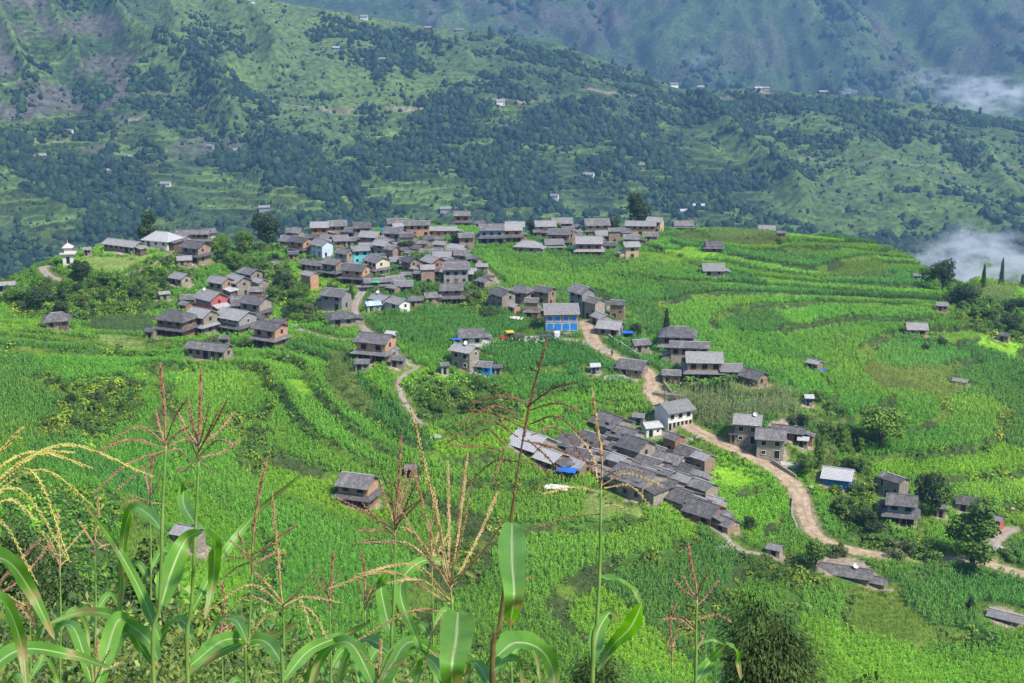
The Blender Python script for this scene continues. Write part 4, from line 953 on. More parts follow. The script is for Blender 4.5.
def crown_mesh(seed, shape, n=1100, ls=.085):
    """leaf-sized faces spread through clumps; unit crown: radius 1, from z=0 to z=2"""
    r = random.Random(seed); V_, F_ = [], []; clumps = []
    if shape == 'cone':
        for k in range(34):
            z = (k + .5) / 34; rad = (1 - z) ** .8 * .8 + .06; a = k * 2.4; clumps.append((Vector((math.cos(a) * rad * .6, math.sin(a) * rad * .6, z * 2)), .16 + .28 * (1 - z)))
    elif shape == 'round':
        for k in range(17):
            d = Vector((r.gauss(0, 1), r.gauss(0, 1), r.gauss(0, 1))).normalized() * r.uniform(.35, .82); clumps.append((Vector((d.x, d.y, 1.02 + d.z * 1.0)), r.uniform(.26, .46)))
    elif shape == 'tall':
        for k in range(20):
            z = r.random(); a = r.random() * 6.28; q = (.25 + .55 * math.sin(min(1, z * 1.2 + .15) * 3.1)) * r.uniform(.3, 1); clumps.append((Vector((math.cos(a) * q, math.sin(a) * q, .1 + z * 1.8)), r.uniform(.22, .40)))
    else:   # low spreading bush
        for k in range(16):
            a = r.random() * 6.28; q = r.random() ** .5 * .85; clumps.append((Vector((math.cos(a) * q, math.sin(a) * q, r.uniform(.1, 1.7) * (1 - q * .55))), r.uniform(.25, .42)))
    per = n // len(clumps)
    for c, cr in clumps:
        for k in range(per):
            d = Vector((r.gauss(0, 1), r.gauss(0, 1), r.gauss(0, 1))).normalized(); p = c + d * cr * r.uniform(.55, 1.08)
            if p.z < .02: p.z = .05
            nrm = (d + Vector((r.uniform(-.8, .8), r.uniform(-.8, .8), r.uniform(-.4, .9)))).normalized(); t = nrm.orthogonal().normalized(); t.rotate(Matrix.Rotation(r.random() * 6.28, 3, nrm)); b = nrm.cross(t); s = ls * r.uniform(.6, 1.3)
            o = len(V_); F_.append((o, o + 1, o + 2, o + 3)); V_ += [p + t * s, p + b * s * .6, p - t * s, p - b * s * .6]
    me = bpy.data.meshes.new('crown'); me.from_pydata([tuple(v) for v in V_], [], F_); return me, clumps
def trunk_mesh(clumps, seed):
    m = MB(); r = random.Random(seed)
    top = Vector((r.uniform(-.08, .08), r.uniform(-.08, .08), 1.0)); m.tube([(0, 0, -1.0), (0, 0, -.1), (.02, .01, .4), top], [.12, .10, .085, .04], 7)
    for c, cr in clumps[:7]: b0 = Vector((0, 0, r.uniform(.0, .6))); m.tube([b0, (b0 + c) * .5 + Vector((0, 0, .06)), c], [.05, .035, .015], 5)
    me = bpy.data.meshes.new('trunk'); me.from_pydata(m.v, [], m.f); me.materials.append(BARK); return me
TM = {}
for shape in ('round', 'tall', 'bush', 'cone'):
    for k in range(3):
        cm, cl = crown_mesh(k * 13 + len(shape), shape, {'round': 3400, 'tall': 3400, 'bush': 2200, 'cone': 2400}[shape], {'cone': .075, 'bush': .085}.get(shape, .072))
        TM[shape, k] = (cm, trunk_mesh(cl, k))
CM = {}
tr = random.Random(8)
def tree_at(P, hgt, wid, shape, colr, label, cat, group, name, lift=None):
    k = tr.randrange(3); cm, tm = TM[shape, k]
    if (shape, k, colr) not in CM: c = cm.copy(); c.materials.append(FOL[colr]); CM[shape, k, colr] = c
    lift = (.12 if shape in ('round', 'tall') else 0) * hgt if lift is None else lift
    t = empty(name, (P.x, P.y, P.z), tr.random() * 6.28); tag(t, label, cat, group)
    c = link(bpy.data.objects.new('crown', CM[shape, k, colr]), t); c.scale = (wid / 2, wid / 2, (hgt - lift) / 2); c.location = (0, 0, lift)
    b = link(bpy.data.objects.new('trunk' if shape != 'bush' else 'stem', tm), t); b.scale = (wid / 2 * .8, wid / 2 * .8, (hgt - lift) / 2); b.location = (0, 0, lift)
    if lift < .3: b.location = (0, 0, .0)
    return t
# px, py foot, height px, width px, shape, colour, label
TREES = [
 (150,240,30,28,'tall','dark','dark conical tree standing behind the white school block'),
 (268,246,33,32,'round','dark','big dark spreading tree at the village edge right of school'),
 (246,252,22,22,'round','mid','mid green tree left of the big dark spreading tree'),
 (222,258,26,22,'round','light','fresh green tree beside the houses below the school'),
 (236,268,20,20,'round','mid','rounded green tree in the gully below the big dark tree'),
 (638,226,32,32,'tall','dark','tallest dark tree on the skyline above ochre hamlet'),
 (612,227,15,16,'round','dark','small dark tree left of the tallest skyline tree'),
 (555,227,12,16,'round','light','pale green tree peeping over the hamlet roofs'),
 (532,231,14,12,'round','dark','dark tree behind the left end of far right hamlet'),
 (462,219,9,9,'round','dark','small dark tree behind the lone skyline house'),
 (436,216,8,18,'round','mid','green tree behind the olive field on the skyline'),
 (406,252,12,18,'round','dark','dark tree between the two halves of the village'),
 (420,268,17,22,'round','mid','leafy tree amid the central village roofs'),
 (458,246,17,16,'round','dark','dark green tree right of the orange block'),
 (666,338,29,11,'cone','dark','slender pointed conifer beside the compound'),
 (742,434,22,20,'round','dark','round dark tree on corner of the tall corn field'),
 (881,444,44,48,'round','light','broad fresh green tree alone on the right terraces'),
 (931,515,48,34,'round','dark','tall dark tree right of the stacked gabled houses'),
 (972,567,62,64,'tall','mid','large oval tree on the bend of the dirt road'),
 (815,571,36,26,'round','mid','two-toned bushy tree beside road above the sagging roof'),
 (836,556,18,22,'bush','olive','olive bush on the inner side of dirt road'),
 (750,529,15,15,'round','dark','small dark round bush in the field right of slate cluster'),
 (970,611,15,11,'tall','dark','small upright dark shrub in the lower right field'),
 (942,292,34,22,'round','dark','tall dark tree at the spur edge on the right'),
 (962,305,22,24,'round','dark','dark tree just right and below the tall spur edge tree'),
 (928,282,14,22,'round','mid','low green tree on the spur edge right of terraces'),
 (983,286,20,7,'cone','dark','left one of two slim cypress-like trees on the knoll'),
 (1001,284,24,7,'cone','dark','right one of two slim cypress-like trees on the knoll'),
 (1022,286,14,7,'cone','dark','slim dark tree cut by the right edge on knoll'),
 (974,296,12,22,'round','mid','rounded tree at the foot of the knoll'),
 (490,318,13,21,'round','dark','dark round bush below houses left of blue house'),
 (391,274,10,14,'round','mid','green tree squeezed between central roofs and cream house'),
 (478,283,12,10,'round','mid','small tree among the huts at the field corner'),
 (352,300,15,9,'tall','mid','narrow green tree right of plain grey stone house'),
 (330,296,16,14,'round','dark','dark tree left above the plain grey stone house'),
 (575,322,10,10,'round','mid','little tree behind the bright blue house'),
 (636,336,14,14,'round','dark','dark shrub tree right of the blue tarp'),
 (712,364,13,16,'round','dark','dark bush behind the long compound house'),
 (818,468,30,16,'tall','mid','tall green bush right of the roadside hut'),
 (806,474,20,22,'round','mid','rounded bush under the tall green bush'),
 (822,432,16,22,'bush','mid','spreading bush on the bank above the roadside hut'),
 (800,424,14,20,'bush','dark','dark bush below the tiny white roofed shelter'),
 (780,246,10,10,'round','mid','small tree by the little skyline hut'),
 (505,236,9,10,'round','mid','small tree behind the pinkish hilltop house'),
 (938,346,12,22,'bush','dark','dark shrubs below the orange walled hut'),
 (925,350,9,9,'round','dark','little dark shrub left of those below orange hut'),
 (1010,330,18,22,'round','dark','dark tree above the wooden hut at right edge'),
 (990,318,14,20,'round','mid','green tree in the hollow under the knoll'),
 (1018,308,12,18,'round','dark','dark tree in the hollow at the right edge'),
 (40,312,26,28,'round','dark','large dark tree at the left end of scrubby slope'),
 (20,302,20,24,'round','mid','green tree at far left above the maize'),
 (62,318,18,20,'round','dark','dark bush above the lone square house'),
 (82,278,18,24,'round','dark','dark tree under the white shrine'),
 (58,262,8,12,'bush','mid','low bush left of the shrine'),
 (300,300,16,20,'round','mid','green tree in the gully between the two hamlets'),
 (286,290,18,20,'round','dark','dark tree in the gully between the two hamlets'),
 (272,300,14,16,'round','mid','rounded bush right of the hollow hamlet top roof'),
 (318,322,14,18,'bush','mid','bush at gully bottom left of the stone hut'),
 (290,318,14,18,'bush','dark','dark bush at gully bottom right of hollow hamlet'),
 (212,350,15,14,'round','olive','pale olive tree in front of the hollow hamlet'),
 (246,348,12,14,'round','mid','green bush between hollow hamlet houses'),
 (266,272,14,20,'bush','mid','bush in the upper gully under big dark tree'),
 (282,268,12,18,'bush','light','bright bush left of the left village'),
 (445,392,14,26,'bush','dark','dark bush where two paths meet in the middle'),
 (480,398,12,26,'bush','mid','green bush below the stone house with blue annex'),
 (425,400,12,20,'bush','mid','bush by the curve of the footpath'),
 (468,300,14,26,'bush','olive','tall pale olive thicket above the dark round bush'),
 (900,553,20,34,'bush','olive','olive thicket below stacked gabled houses by the road'),
 (926,556,22,34,'bush','mid','green thicket between olive thicket and large oval tree'),
 (878,540,16,28,'bush','mid','bush on the road bank under blue-grey house'),
 (1010,556,14,24,'bush','mid','bush by stony ground near the right edge'),
 (790,300,5,8,'bush','dark','tiny dark bush on a terrace riser, upper right'),
 (575,300,6,9,'bush','mid','tiny bush in the bright field behind blue house'),
]
for (px, py, h, w, shape, colr, label) in TREES:
    if not shape: continue
    P = hit(px, py); q = P.y / F_PX * 1.14
    P.z = float(bil(ZT, P.x, P.y)) - .1
    lowb = shape == 'bush' or h < 16
    tree_at(P, h * q, w * q, shape, colr, label, 'bush' if 'bush' in label or 'shrub' in label or 'thicket' in label else 'tree',
            'bushes about the village' if lowb else 'trees about the village', 'bush' if 'bush' in label or 'shrub' in label or 'thicket' in label else ('conifer' if shape == 'cone' else 'tree'))
# thicket of look-alike bushes on the gully sides and banks
PATCH = [('bushes on the gully slope left of the village', 'green bush in the dense thicket on the gully slope left of the village', [(205,236),(262,250),(285,262),(300,290),(330,318),(300,326),(285,302),(262,284),(224,268),(205,258)], 46, 2.6),
 ('bushes on the slope under the school knoll', 'green bush on the slope directly under the school knoll', [(70,284),(120,276),(172,258),(186,276),(160,300),(120,312),(60,318),(10,312),(10,300),(40,296)], 44, 2.3),
 ('bushes on the bank behind the roadside houses', 'green bush on the bank behind the roadside houses and blue house', [(806,404),(842,414),(838,460),(822,486),(850,520),(880,545),(930,552),(890,538),(860,500),(866,460),(866,440),(826,398)], 34, 2.0),
 ('bushes where the footpaths meet', 'green bush on the slope where the footpaths meet', [(420,382),(450,382),(500,388),(520,394),(490,408),(430,416),(412,398)], 18, 1.7),
 ('bushes in the hollow by the spur edge', 'bush in the hollow by the spur edge at right', [(950,292),(985,300),(1024,318),(1024,350),(980,330),(955,308)], 16, 2.6),
 ('bushes on the terrace bank at left', 'bush on the steep terrace bank at left among the maize', [(44,384),(136,376),(126,416),(62,436)], 18, 1.7),
 ('bushes tucked between the village houses', 'small green bush tucked between houses of the village', [(290,262),(420,246),(470,262),(480,300),(420,300),(340,300),(300,290)], 34, 1.7)]
for grp, lab, poly, n, sz in PATCH:
    c = 0; tries = 0; xs = [p[0] for p in poly]; ys = [p[1] for p in poly]
    while c < n and tries < n * 12:
        tries += 1; qx, qy = tr.uniform(min(xs), max(xs)), tr.uniform(min(ys), max(ys))
        if not inpoly(np.array([qx]), np.array([qy]), poly)[0]: continue
        P = hit(qx, qy); i, j = int(P.y - GY0), int(P.x - GX0)
        if hd[i, j] < .8 or rd[i, j] < 1.2: continue
        s_ = sz * tr.uniform(.7, 1.5); P.z = float(bil(ZT, P.x, P.y)) - .1; sh = tr.choice(['round', 'bush', 'bush', 'tall'])
        tree_at(P, s_ * tr.uniform(1.0, 1.5), s_ * tr.uniform(1.2, 1.7), sh, tr.choice(['dark', 'mid', 'mid', 'light', 'mid', 'olive']), lab, 'bush', grp, 'bush', 0.05 if sh != 'tall' else None); c += 1
# banana plants in front of the orange balcony house
BAN = foliage('banana_leaf', (.07, .16, .02), (.14, .27, .04), .3)
def banana(px, py, label):
    P = hit(px, py); t = empty('banana_plant', (P.x, P.y, P.z), tr.random() * 6); tag(t, label, 'banana plant', 'banana plants by the compound')
    MB().tube([(0, 0, -.3), (.03, 0, 1.0), (.05, 0, 1.7)], [.15, .12, .07], 7).build('trunk', FOL['olive'], t)
    m = MB()
    for k in range(8):
        a = k * 2.4; L = 1.7 + .5 * tr.random(); pts = [Vector((.05 + math.cos(a) * L * f, math.sin(a) * L * f, 1.6 + .95 * math.sin(f * 2.6) * (1 if k % 2 else .8))) for f in (0, .25, .5, .75, 1)]
        sd = Vector((-math.sin(a), math.cos(a), 0)); ws = (.06, .28, .32, .25, .04)
        for i in range(4):
            A_, B_ = pts[i], pts[i + 1]; m.add([A_ - sd * ws[i], A_ + sd * ws[i], B_ + sd * ws[i + 1], B_ - sd * ws[i + 1]], [(0, 1, 2, 3)])
    m.build('leaf', BAN, t)
for i, (px, py) in enumerate([(690,388),(704,390),(718,388),(730,386)]):
    banana(px, py, ('leftmost', 'second from left', 'third from left', 'rightmost')[i] + ' of the four banana plants before the orange balcony house')

# ------------------------------------------------------------------ small things of the village
def at(px, py, dz=0):
    P = hit(px, py); P.z = float(bil(ZT, P.x, P.y)) + dz; return P
# shrine
P = at(69, 262, .3); t = empty('shrine', P, R(10)); t.scale = (1.15, 1.15, 1.5); tag(t, 'small white two-tier shrine with stacked roofs on the bare knoll', 'shrine')
WH = WALL['white']; PINK = noisy('faded_red_roof', (.50, .42, .38), (.60, .52, .48), 2)
MB().box(-1.3, 1.3, -1.3, 1.3, -1, 1.9).build('wall', WH, t); MB().box(-1.9, 1.9, -1.9, 1.9, 1.9, 2.1).build('lower_roof', PINK, t)
MB().box(-.85, .85, -.85, .85, 2.1, 3.1).build('upper_wall', WH, t)
m = MB(); b = [(-1.35, -1.35, 3.1), (1.35, -1.35, 3.1), (1.35, 1.35, 3.1), (-1.35, 1.35, 3.1)]; m.add(b + [(0, 0, 3.95)], [(3, 2, 1, 0), (0, 1, 4), (1, 2, 4), (2, 3, 4), (3, 0, 4)]); m.build('upper_roof', PINK, t)
MB().box(-.4, .4, -1.33, -1.28, .1, 1.4).build('door', DARK, t); MB().tube([(0, 0, 3.9), (0, 0, 4.5)], .06).build('finial', PALEW, t)
# tractor on the lane
YEL = noisy('yellow_canopy', (.62, .40, .05), (.70, .48, .08), 2); REDP = noisy('red_paint', (.42, .04, .02), (.50, .06, .03), 2); TYRE = noisy('tyre_rubber', (.018, .018, .018), (.03, .03, .03), 5)
def wheel(parent, x, y, r, w):
    n = 16; m = MB()
    m.tube([(x, y - w / 2, r), (x, y + w / 2, r)], r, n); o = m.build('wheel', TYRE, parent); MB().tube([(x, y - w / 2 - .02, r), (x, y + w / 2 + .02, r)], r * .5, 10).build('rim', YEL, o)
P = at(507, 341); t = empty('tractor', P, R(8)); tag(t, 'red tractor with yellow canopy parked on the lane left of blue house', 'tractor')
MB().box(-1.7, .2, -.42, .42, .75, 1.35).build('bonnet', REDP, t); MB().box(.1, 1.4, -.75, .75, .6, 1.0).build('body', REDP, t); MB().box(-.2, 1.6, -.95, .95, 2.15, 2.28).build('canopy', YEL, t)
for x in (-.1, 1.45):
    for y in (-.8, .8): MB().box(x - .04, x + .04, y - .04, y + .04, .9, 2.15).build('canopy_post', DARK, t)
MB().box(.7, 1.2, -.3, .3, 1.0, 1.4).build('seat', DARK, t)
for y in (-.85, .85): wheel(t, 1.0, y, .75, .35); wheel(t, -1.3, y * .8, .42, .24)
P = at(518, 341); t = empty('trailer', P, R(6)); tag(t, 'dark flat trailer standing right behind the red tractor', 'trailer')
MB().box(-1.5, 1.5, -.9, .9, .7, 1.25).build('body', noisy('dark_steel', (.04, .04, .05), (.08, .08, .09), 3), t)
for y in (-.8, .8): wheel(t, .2, y, .45, .25)
P = at(550, 341); t = empty('truck', P, R(185)); tag(t, 'small white truck with dark load bed before the blue house', 'truck')
MB().box(-2.3, -1.0, -.85, .85, .5, 2.1).build('cab', WH, t); MB().box(-2.33, -2.28, -.7, .7, 1.3, 1.9).build('windscreen', DARK, t); MB().box(-.95, 2.3, -.9, .9, .6, 1.3).build('load_bed', noisy('bed_steel', (.05, .06, .09), (.09, .10, .13), 3), t)
for x in (-1.6, 1.5):
    for y in (-.8, .8): wheel(t, x, y, .42, .25)
# stone heap by the lane, rubble
def heap(px, py, wpx, label, mat, n=60, hgt=.9):
    P = at(px, py); q = P.y / F_PX; W = wpx * q / 2; m = MB(); r = random.Random(px)
    for k in range(n):
        a, b = r.gauss(0, .4), r.gauss(0, .35); s = r.uniform(.12, .32); z = hgt * math.exp(-(a * a + b * b) * 3) * r.random()
        m.box(a * W * 1.2 - s, a * W * 1.2 + s, b * 1.2 - s * .8, b * 1.2 + s * .8, z - s * .2, z + s, r.random() * 3, (a * W * 1.2, b * 1.2))
    o = m.build('stone_heap', mat, None); o.location = P; tag(o, label, 'stone heap', 'heaps of broken stone')
PALEST = noisy('broken_stone', (.34, .33, .31), (.55, .53, .50), 3)
heap(533, 341, 20, 'pale heap of broken stone between the trailer and white truck', PALEST, 110)
heap(294, 328, 16, 'grey rubble heap right of the gablet house', PALEST, 70)
heap(435, 437, 0 + 9, 'small pale rubble at the end of the footpath', PALEST, 24)
heap(1002, 552, 20, 'scattered pale stones beside the road at right edge', PALEST, 60, .4)
heap(724, 548, 16, 'pale stones below the last roof of slate cluster', PALEST, 40, .4)
# tarps
def tarp(px, py, w, d, h, mat, label, deg=0):
    P = at(px, py); t = empty('tarp_shelter', P, R(deg)); tag(t, label, 'tarp shelter', 'sheets and tarps')
    m = MB(); N = 8; r = random.Random(px); vs = []
    for j in range(N + 1):
        for i in range(N + 1):
            x = (i / N - .5) * w; y = (j / N - .5) * d; vs.append((x, y, h + .5 * (.5 - abs(j / N - .5)) + r.uniform(-.08, .08) - .25 * ((i / N - .5) ** 2)))
    fs = [(j * (N + 1) + i, j * (N + 1) + i + 1, (j + 1) * (N + 1) + i + 1, (j + 1) * (N + 1) + i) for j in range(N) for i in range(N)]
    n0 = len(vs); vs2 = vs + [(x, y, z - .04) for x, y, z in vs]; m.add(vs2, fs + [tuple(k + n0 for k in q[::-1]) for q in fs]); m.build('sheet', mat, t)
    for x in (-1, 1):
        for y in (-1, 1): MB().tube([(x * w * .46, y * d * .46, -.3), (x * w * .46, y * d * .46, h + .05)], .05).build('post', WOOD, t)
BT = noisy('blue_tarp', (.01, .10, .45), (.02, .16, .58), 1, .5); GT = noisy('green_tarp', (.02, .38, .10), (.04, .48, .15), 1, .5)
tarp(389, 236, 5, 3.5, 2.6, BT, 'deep blue tarp between roofs at left end of central village'); tarp(627, 337, 3.0, 2.2, 1.2, BT, 'blue tarp on poles right of the lane houses', 10)
tarp(376, 291, 2.4, 2.0, 2.6, GT, 'small green tarp over the courtyard of left village'); tarp(567, 478, 4, 2.8, 2.0, BT, 'blue tarp in the yard of the cluttered shed', -20)
tarp(457, 345, 2.2, 1.6, 1.5, BT, 'blue awning left of the whitewashed shed', 0); tarp(822, 373, 1.5, 1.2, .9, BT, 'blue sheet beside the lone shack on right terraces', 10)
PS = noisy('pale_sheet', (.62, .55, .50), (.74, .68, .62), 1); tarp(557, 486, 4.6, 2.6, .8, PS, 'pale sheet spread in front of the cluttered shed', -15); tarp(517, 322, 3.4, 2.4, 1.2, PS, 'pale pinkish sheet roof left of blue house', -20)
# paved yards
def yard(px, py, w, d, deg, mat=CONC):
    P = at(px, py); o = MB().box(-w / 2, w / 2, -d / 2, d / 2, -1.2, .12).build('paved_yard', mat); o.location = P; o.rotation_euler.z = R(deg); tag(o, kind='structure')
yard(290, 350, 6, 5, -20); yard(672, 391, 7, 6, -25, LANE); yard(614, 376, 5, 4, 0); yard(688, 441, 7, 3, 20, LANE); yard(790, 463, 4, 3, 0)
# dishes on roofs and grounds
def dish(px, py, dz, label, s=.55, on=None):
    P = hit(px, py); P.z += dz; t = empty('satellite_dish', P, R(-30)); tag(t, label, 'satellite dish', 'satellite dishes')
    m = MB(); n = 12; vs = [(0, .12, 0)]; fs = []
    for rr, dy in ((.5, .05), (1, -.10)):
        vs += [(math.cos(k * 6.283 / n) * s * rr, dy * 2 * s, math.sin(k * 6.283 / n) * s * rr) for k in range(n)]
    fs += [(0, 1 + k, 1 + (k + 1) % n) for k in range(n)] + [(1 + k, 1 + n + k, 1 + n + (k + 1) % n, 1 + (k + 1) % n) for k in range(n)]
    m.add(vs, fs); b = m.build('bowl', WH, t); b.rotation_euler.x = R(-35); MB().tube([(0, .15, -dz - .2), (0, .1, -.1)], .035).build('mast', DARK, t)
def dish_on(key, dx, label, s=.5):
    t, w, d, H, z0 = HS[key]; P = t.matrix_basis @ Vector((dx * w, -.1 * d, H + .95 + .3 * math.tan(R(24)) * d)); D = empty('satellite_dish', P, R(-20)); tag(D, label, 'satellite dish', 'satellite dishes')
    m = MB(); n = 12; vs = [(0, .12, 0)]
    for rr, dy in ((.5, .05), (1, -.10)): vs += [(math.cos(k * 6.283 / n) * s * rr, dy * 2 * s, math.sin(k * 6.283 / n) * s * rr) for k in range(n)]
    m.add(vs, [(0, 1 + k, 1 + (k + 1) % n) for k in range(n)] + [(1 + k, 1 + n + k, 1 + n + (k + 1) % n, 1 + (k + 1) % n) for k in range(n)])
    b = m.build('bowl', WH, D); b.rotation_euler.x = R(-35); MB().tube([(0, .12, -.9), (0, .08, -.1)], .035).build('mast', DARK, D)
dish_on((749,446), .3, 'white satellite dish on the two-storey stone house by road'); dish_on((850,583), .2, 'white satellite dish on the sagging slate roof', .55)
dish_on((209,316), -.3, 'white satellite dish on the red house roof'); dish_on((381,308), -.2, 'white satellite dish beside the blue and white sheet roof')
dish_on((465,372), .1, 'white satellite dish on the stone house with blue annex'); dish_on((668,498), 0., 'white satellite dish on a lower slate cluster roof')
# person walking on the track
P = at(612, 356); 
def person(P, label, top, leg, hgt=1.65, turn=0):
    t = empty('person', P, turn); tag(t, label, 'person')
    bm_v = [(0, 0, .93), (0, 0, 1.15), (0, 0, 1.38), (0, 0, 1.47), (0, 0, 1.60), (.19, 0, 1.36), (.25, .02, 1.10), (.24, -.05, .86), (-.19, 0, 1.36), (-.25, .02, 1.10), (-.23, .07, .86), (.10, 0, .88), (.12, -.14, .48), (.12, -.08, .06), (-.10, 0, .88), (-.11, .12, .48), (-.11, .26, .08), (.12, -.22, .04), (-.11, .14, .04)]
    e = [(0, 1), (1, 2), (2, 3), (3, 4), (2, 5), (5, 6), (6, 7), (2, 8), (8, 9), (9, 10), (0, 11), (11, 12), (12, 13), (0, 14), (14, 15), (15, 16), (13, 17), (16, 18)]
    rad = [.15, .14, .15, .06, .11, .07, .05, .04, .07, .05, .04, .10, .065, .05, .10, .065, .05, .04, .04]
    me = bpy.data.meshes.new('body'); me.from_pydata([(a * hgt / 1.7, b, c * hgt / 1.7) for a, b, c in bm_v], e, []); o = link(bpy.data.objects.new('body', me), t)
    sk = o.modifiers.new('skin', 'SKIN'); me.skin_vertices.new() if not me.skin_vertices else None
    for i, r_ in enumerate(rad): me.skin_vertices[0].data[i].radius = (r_, r_ * .8)
    me.skin_vertices[0].data[0].use_root = True
    o.modifiers.new('sub', 'SUBSURF').levels = 1; me.materials.append(top)
    m = MB(); m.tube([(-.0, 0, .5), (0, 0, .95)], [.24, .17], 10); m.build('trousers', leg, t)
    m = MB(); m.tube([(0, .01, 1.50), (0, .01, 1.56), (0, .01, 1.63), (0, .01, 1.68)], [.09, .11, .095, .03], 8); m.build('hair', DARK, t)
person(P, 'person in dark clothes walking up the dirt track', noisy('dark_red_cloth', (.16, .03, .03), (.22, .05, .04), 3), noisy('dark_cloth', (.03, .03, .05), (.05, .05, .07), 3), 1.65, R(160))
# boulders
def boulder(px, py, wpx, label, mat=PALEST):
    P = at(px, py); s = wpx * P.y / F_PX / 2; v, f = ico_tmpl(px, 2, .22, .7); o = npmesh('boulder', v * s, f, mat); o.location = P; tag(o, label, 'boulder', 'boulders in the fields')
boulder(807, 599, 7, 'pale boulder in the scrub right of foreground tree'); boulder(726, 629, 6, 'small pale boulder left of foreground tree')
boulder(811, 488, 6, 'white boulder by the road left of the blue walled house'); boulder(697, 443, 5, 'pale stone in front of the columned house')
boulder(1013, 507, 5, 'pale stone on the slope at the right edge')
# dry stone walls along the road and lanes
def drywall(pxl, label, h=1.1, th=.5):
    pl = [tuple(hit(*p)[:2]) for p in pxl]; sp = spline(pl, 1.5); m = MB(); r = random.Random(int(pxl[0][0]))
    d = np.gradient(sp, axis=0); d /= np.linalg.norm(d, axis=1)[:, None]
    pr = []
    for i in range(len(sp)):
        x, y = sp[i]; z = float(bil(ZT, x, y)); nx, ny = -d[i, 1] * th / 2, d[i, 0] * th / 2; hh = h * r.uniform(.85, 1.1)
        pr.append([(x - nx, y - ny, z - .8), (x - nx * .8, y - ny * .8, z + hh), (x + nx * .8, y + ny * .8, z + hh), (x + nx, y + ny, z - .8)])
    vs = [p for q in pr for p in q]; fs = []
    for i in range(len(pr) - 1):
        for k in range(3): a = i * 4 + k; fs.append((a, a + 1, a + 5, a + 4))
    fs += [(3, 2, 1, 0), tuple(4 * (len(pr) - 1) + k for k in range(4))]
    o = m.add(vs, fs).build('dry_stone_wall', ST); tag(o, label, 'stone wall', 'dry stone walls')
drywall([(609,340),(628,352),(641,360)], 'long dry stone wall above the dirt track near the lane houses', 1.3)
drywall([(664,388),(676,400),(684,412)], 'dry stone wall between the road and the tall corn', 1.2)
drywall([(772,461),(784,470),(796,478)], 'low dry stone wall below the grey stone house', .9)
drywall([(793,500),(792,515),(797,528)], 'short dry stone wall on left edge of the road bend', .7)
drywall([(122,273),(145,266),(165,257),(182,249)], 'pale low wall curving along the school lawn', .5, .4)
drywall([(280,240),(340,241+0),(0+352,239)], 'low wall behind the left village', .8) if 0 else None
# electricity poles
def pole(px, py, hpx, label):
    P = at(px, py); h = hpx * P.y / F_PX; t = empty('power_pole', P); tag(t, label, 'power pole', 'wooden power poles')
    MB().tube([(0, 0, -.5), (0, 0, h)], [.11, .07], 7).build('mast', WOOD, t); MB().box(-.6, .6, -.05, .05, h - .5, h - .38).build('crossarm', WOOD, t)
pole(664, 410, 22, 'thin wooden pole beside the road above the columned house'); pole(845, 345, 16, 'thin pole among the right hand terraces'); pole(560, 300, 14, 'thin pole behind the bright blue house')

# ------------------------------------------------------------------ far houses across the valley
FARH = [(70,133,'white'),(31,158,'brick'),(42,158,'brick'),(166,186,'white'),(155,203,'white'),(76,172,'brick'),(251,3,'white'),(336,50,'grey'),(111,173,'grey'),(130,159,'grey'),(266,210,'grey'),
 (363,19,'white'),(430,30,'brick'),(458,32,'grey'),(500,103,'white'),(503,130,'white'),(529,131,'brick'),(549,131,'white'),(587,178,'white'),(553,198,'white'),(643,167,'grey'),(675,81,'white'),
 (385,61,'grey'),(702,87,'white'),(757,90,'white'),(766,90,'grey'),(823,92,'brick'),(687,207,'white'),(697,208,'white'),(684,212,'grey'),(212,148,'grey'),(238,152,'white'),(447,212,'grey')]
FARH.sort()
for i, (px, py, wl) in enumerate(FARH):
    P = hill_hit(px, py); s = .72 + .35 * hr.random(); zone = 'left' if px < 280 else ('middle' if px < 560 else 'right')
    mem = [f for f in FARH if ('left' if f[0] < 280 else ('middle' if f[0] < 560 else 'right')) == zone and f[2] == wl]
    k = mem.index((px, py, wl)); t = empty('farmhouse', P, R(hr.uniform(-25, 25)))
    lb = f"distant {'pale' if wl == 'white' else WORDS[wl]} farmhouse across the valley, {ORD[k]} from left on the {zone} slope"
    tag(t, lb, 'house', 'distant farmhouses across the valley'); m = MB(); w, d, H = 5.5 * s, 2.6, 3.2
    m.add([(-w, -d, -8), (w, -d, -8), (w, d, -8), (-w, d, -8), (-w, -d, H), (w, -d, H), (w, d, H), (-w, d, H), (-w, 0, H + 1.5), (w, 0, H + 1.5)], [(0, 1, 5, 4), (2, 3, 7, 6), (1, 2, 6, 9, 5), (3, 0, 4, 8, 7)]); m.build('wall', WALL[wl], t)
    m = MB(); m.slab((-w - .6, -d - .9, H - .5), (w + .6, -d - .9, H - .5), (w + .6, 0, H + 1.55), (-w - .6, 0, H + 1.55), .2).slab((w + .6, d + .9, H - .5), (-w - .6, d + .9, H - .5), (-w - .6, 0, H + 1.55), (w + .6, 0, H + 1.55), .2)
    m.build('roof', WHITER if hr.random() < .15 else METAL, t)
# single trees that stand out on the far crest
CR = [(346,22,7,6),(352,22,6,5),(431,36,9,4),(490,39,12,9),(575,50,7,6),(612,64,6,5),(628,26+44,7,7),(648,80,10,6),(760,92,5,6),(930,108,7,6),(980,115,8,6),(880,103,5,8)]
for i, (px, py, h, w) in enumerate(CR):
    P = hill_hit(px, py); q = P.y / F_PX; P.z -= 1
    tree_at(P, h * q, w * q, 'tall', 'dark', f'dark tree on the crest across the valley, {ORD[i]} from left', 'tree', 'single trees on the far crest', 'tree', 0) if 0 else \
    tree_at(P, h * q, w * q, 'tall', 'dark', f'dark tree on the crest across the valley, {ORD[sorted(CR).index(CR[i])]} from left', 'tree', 'single trees on the far crest', 'tree', 0)
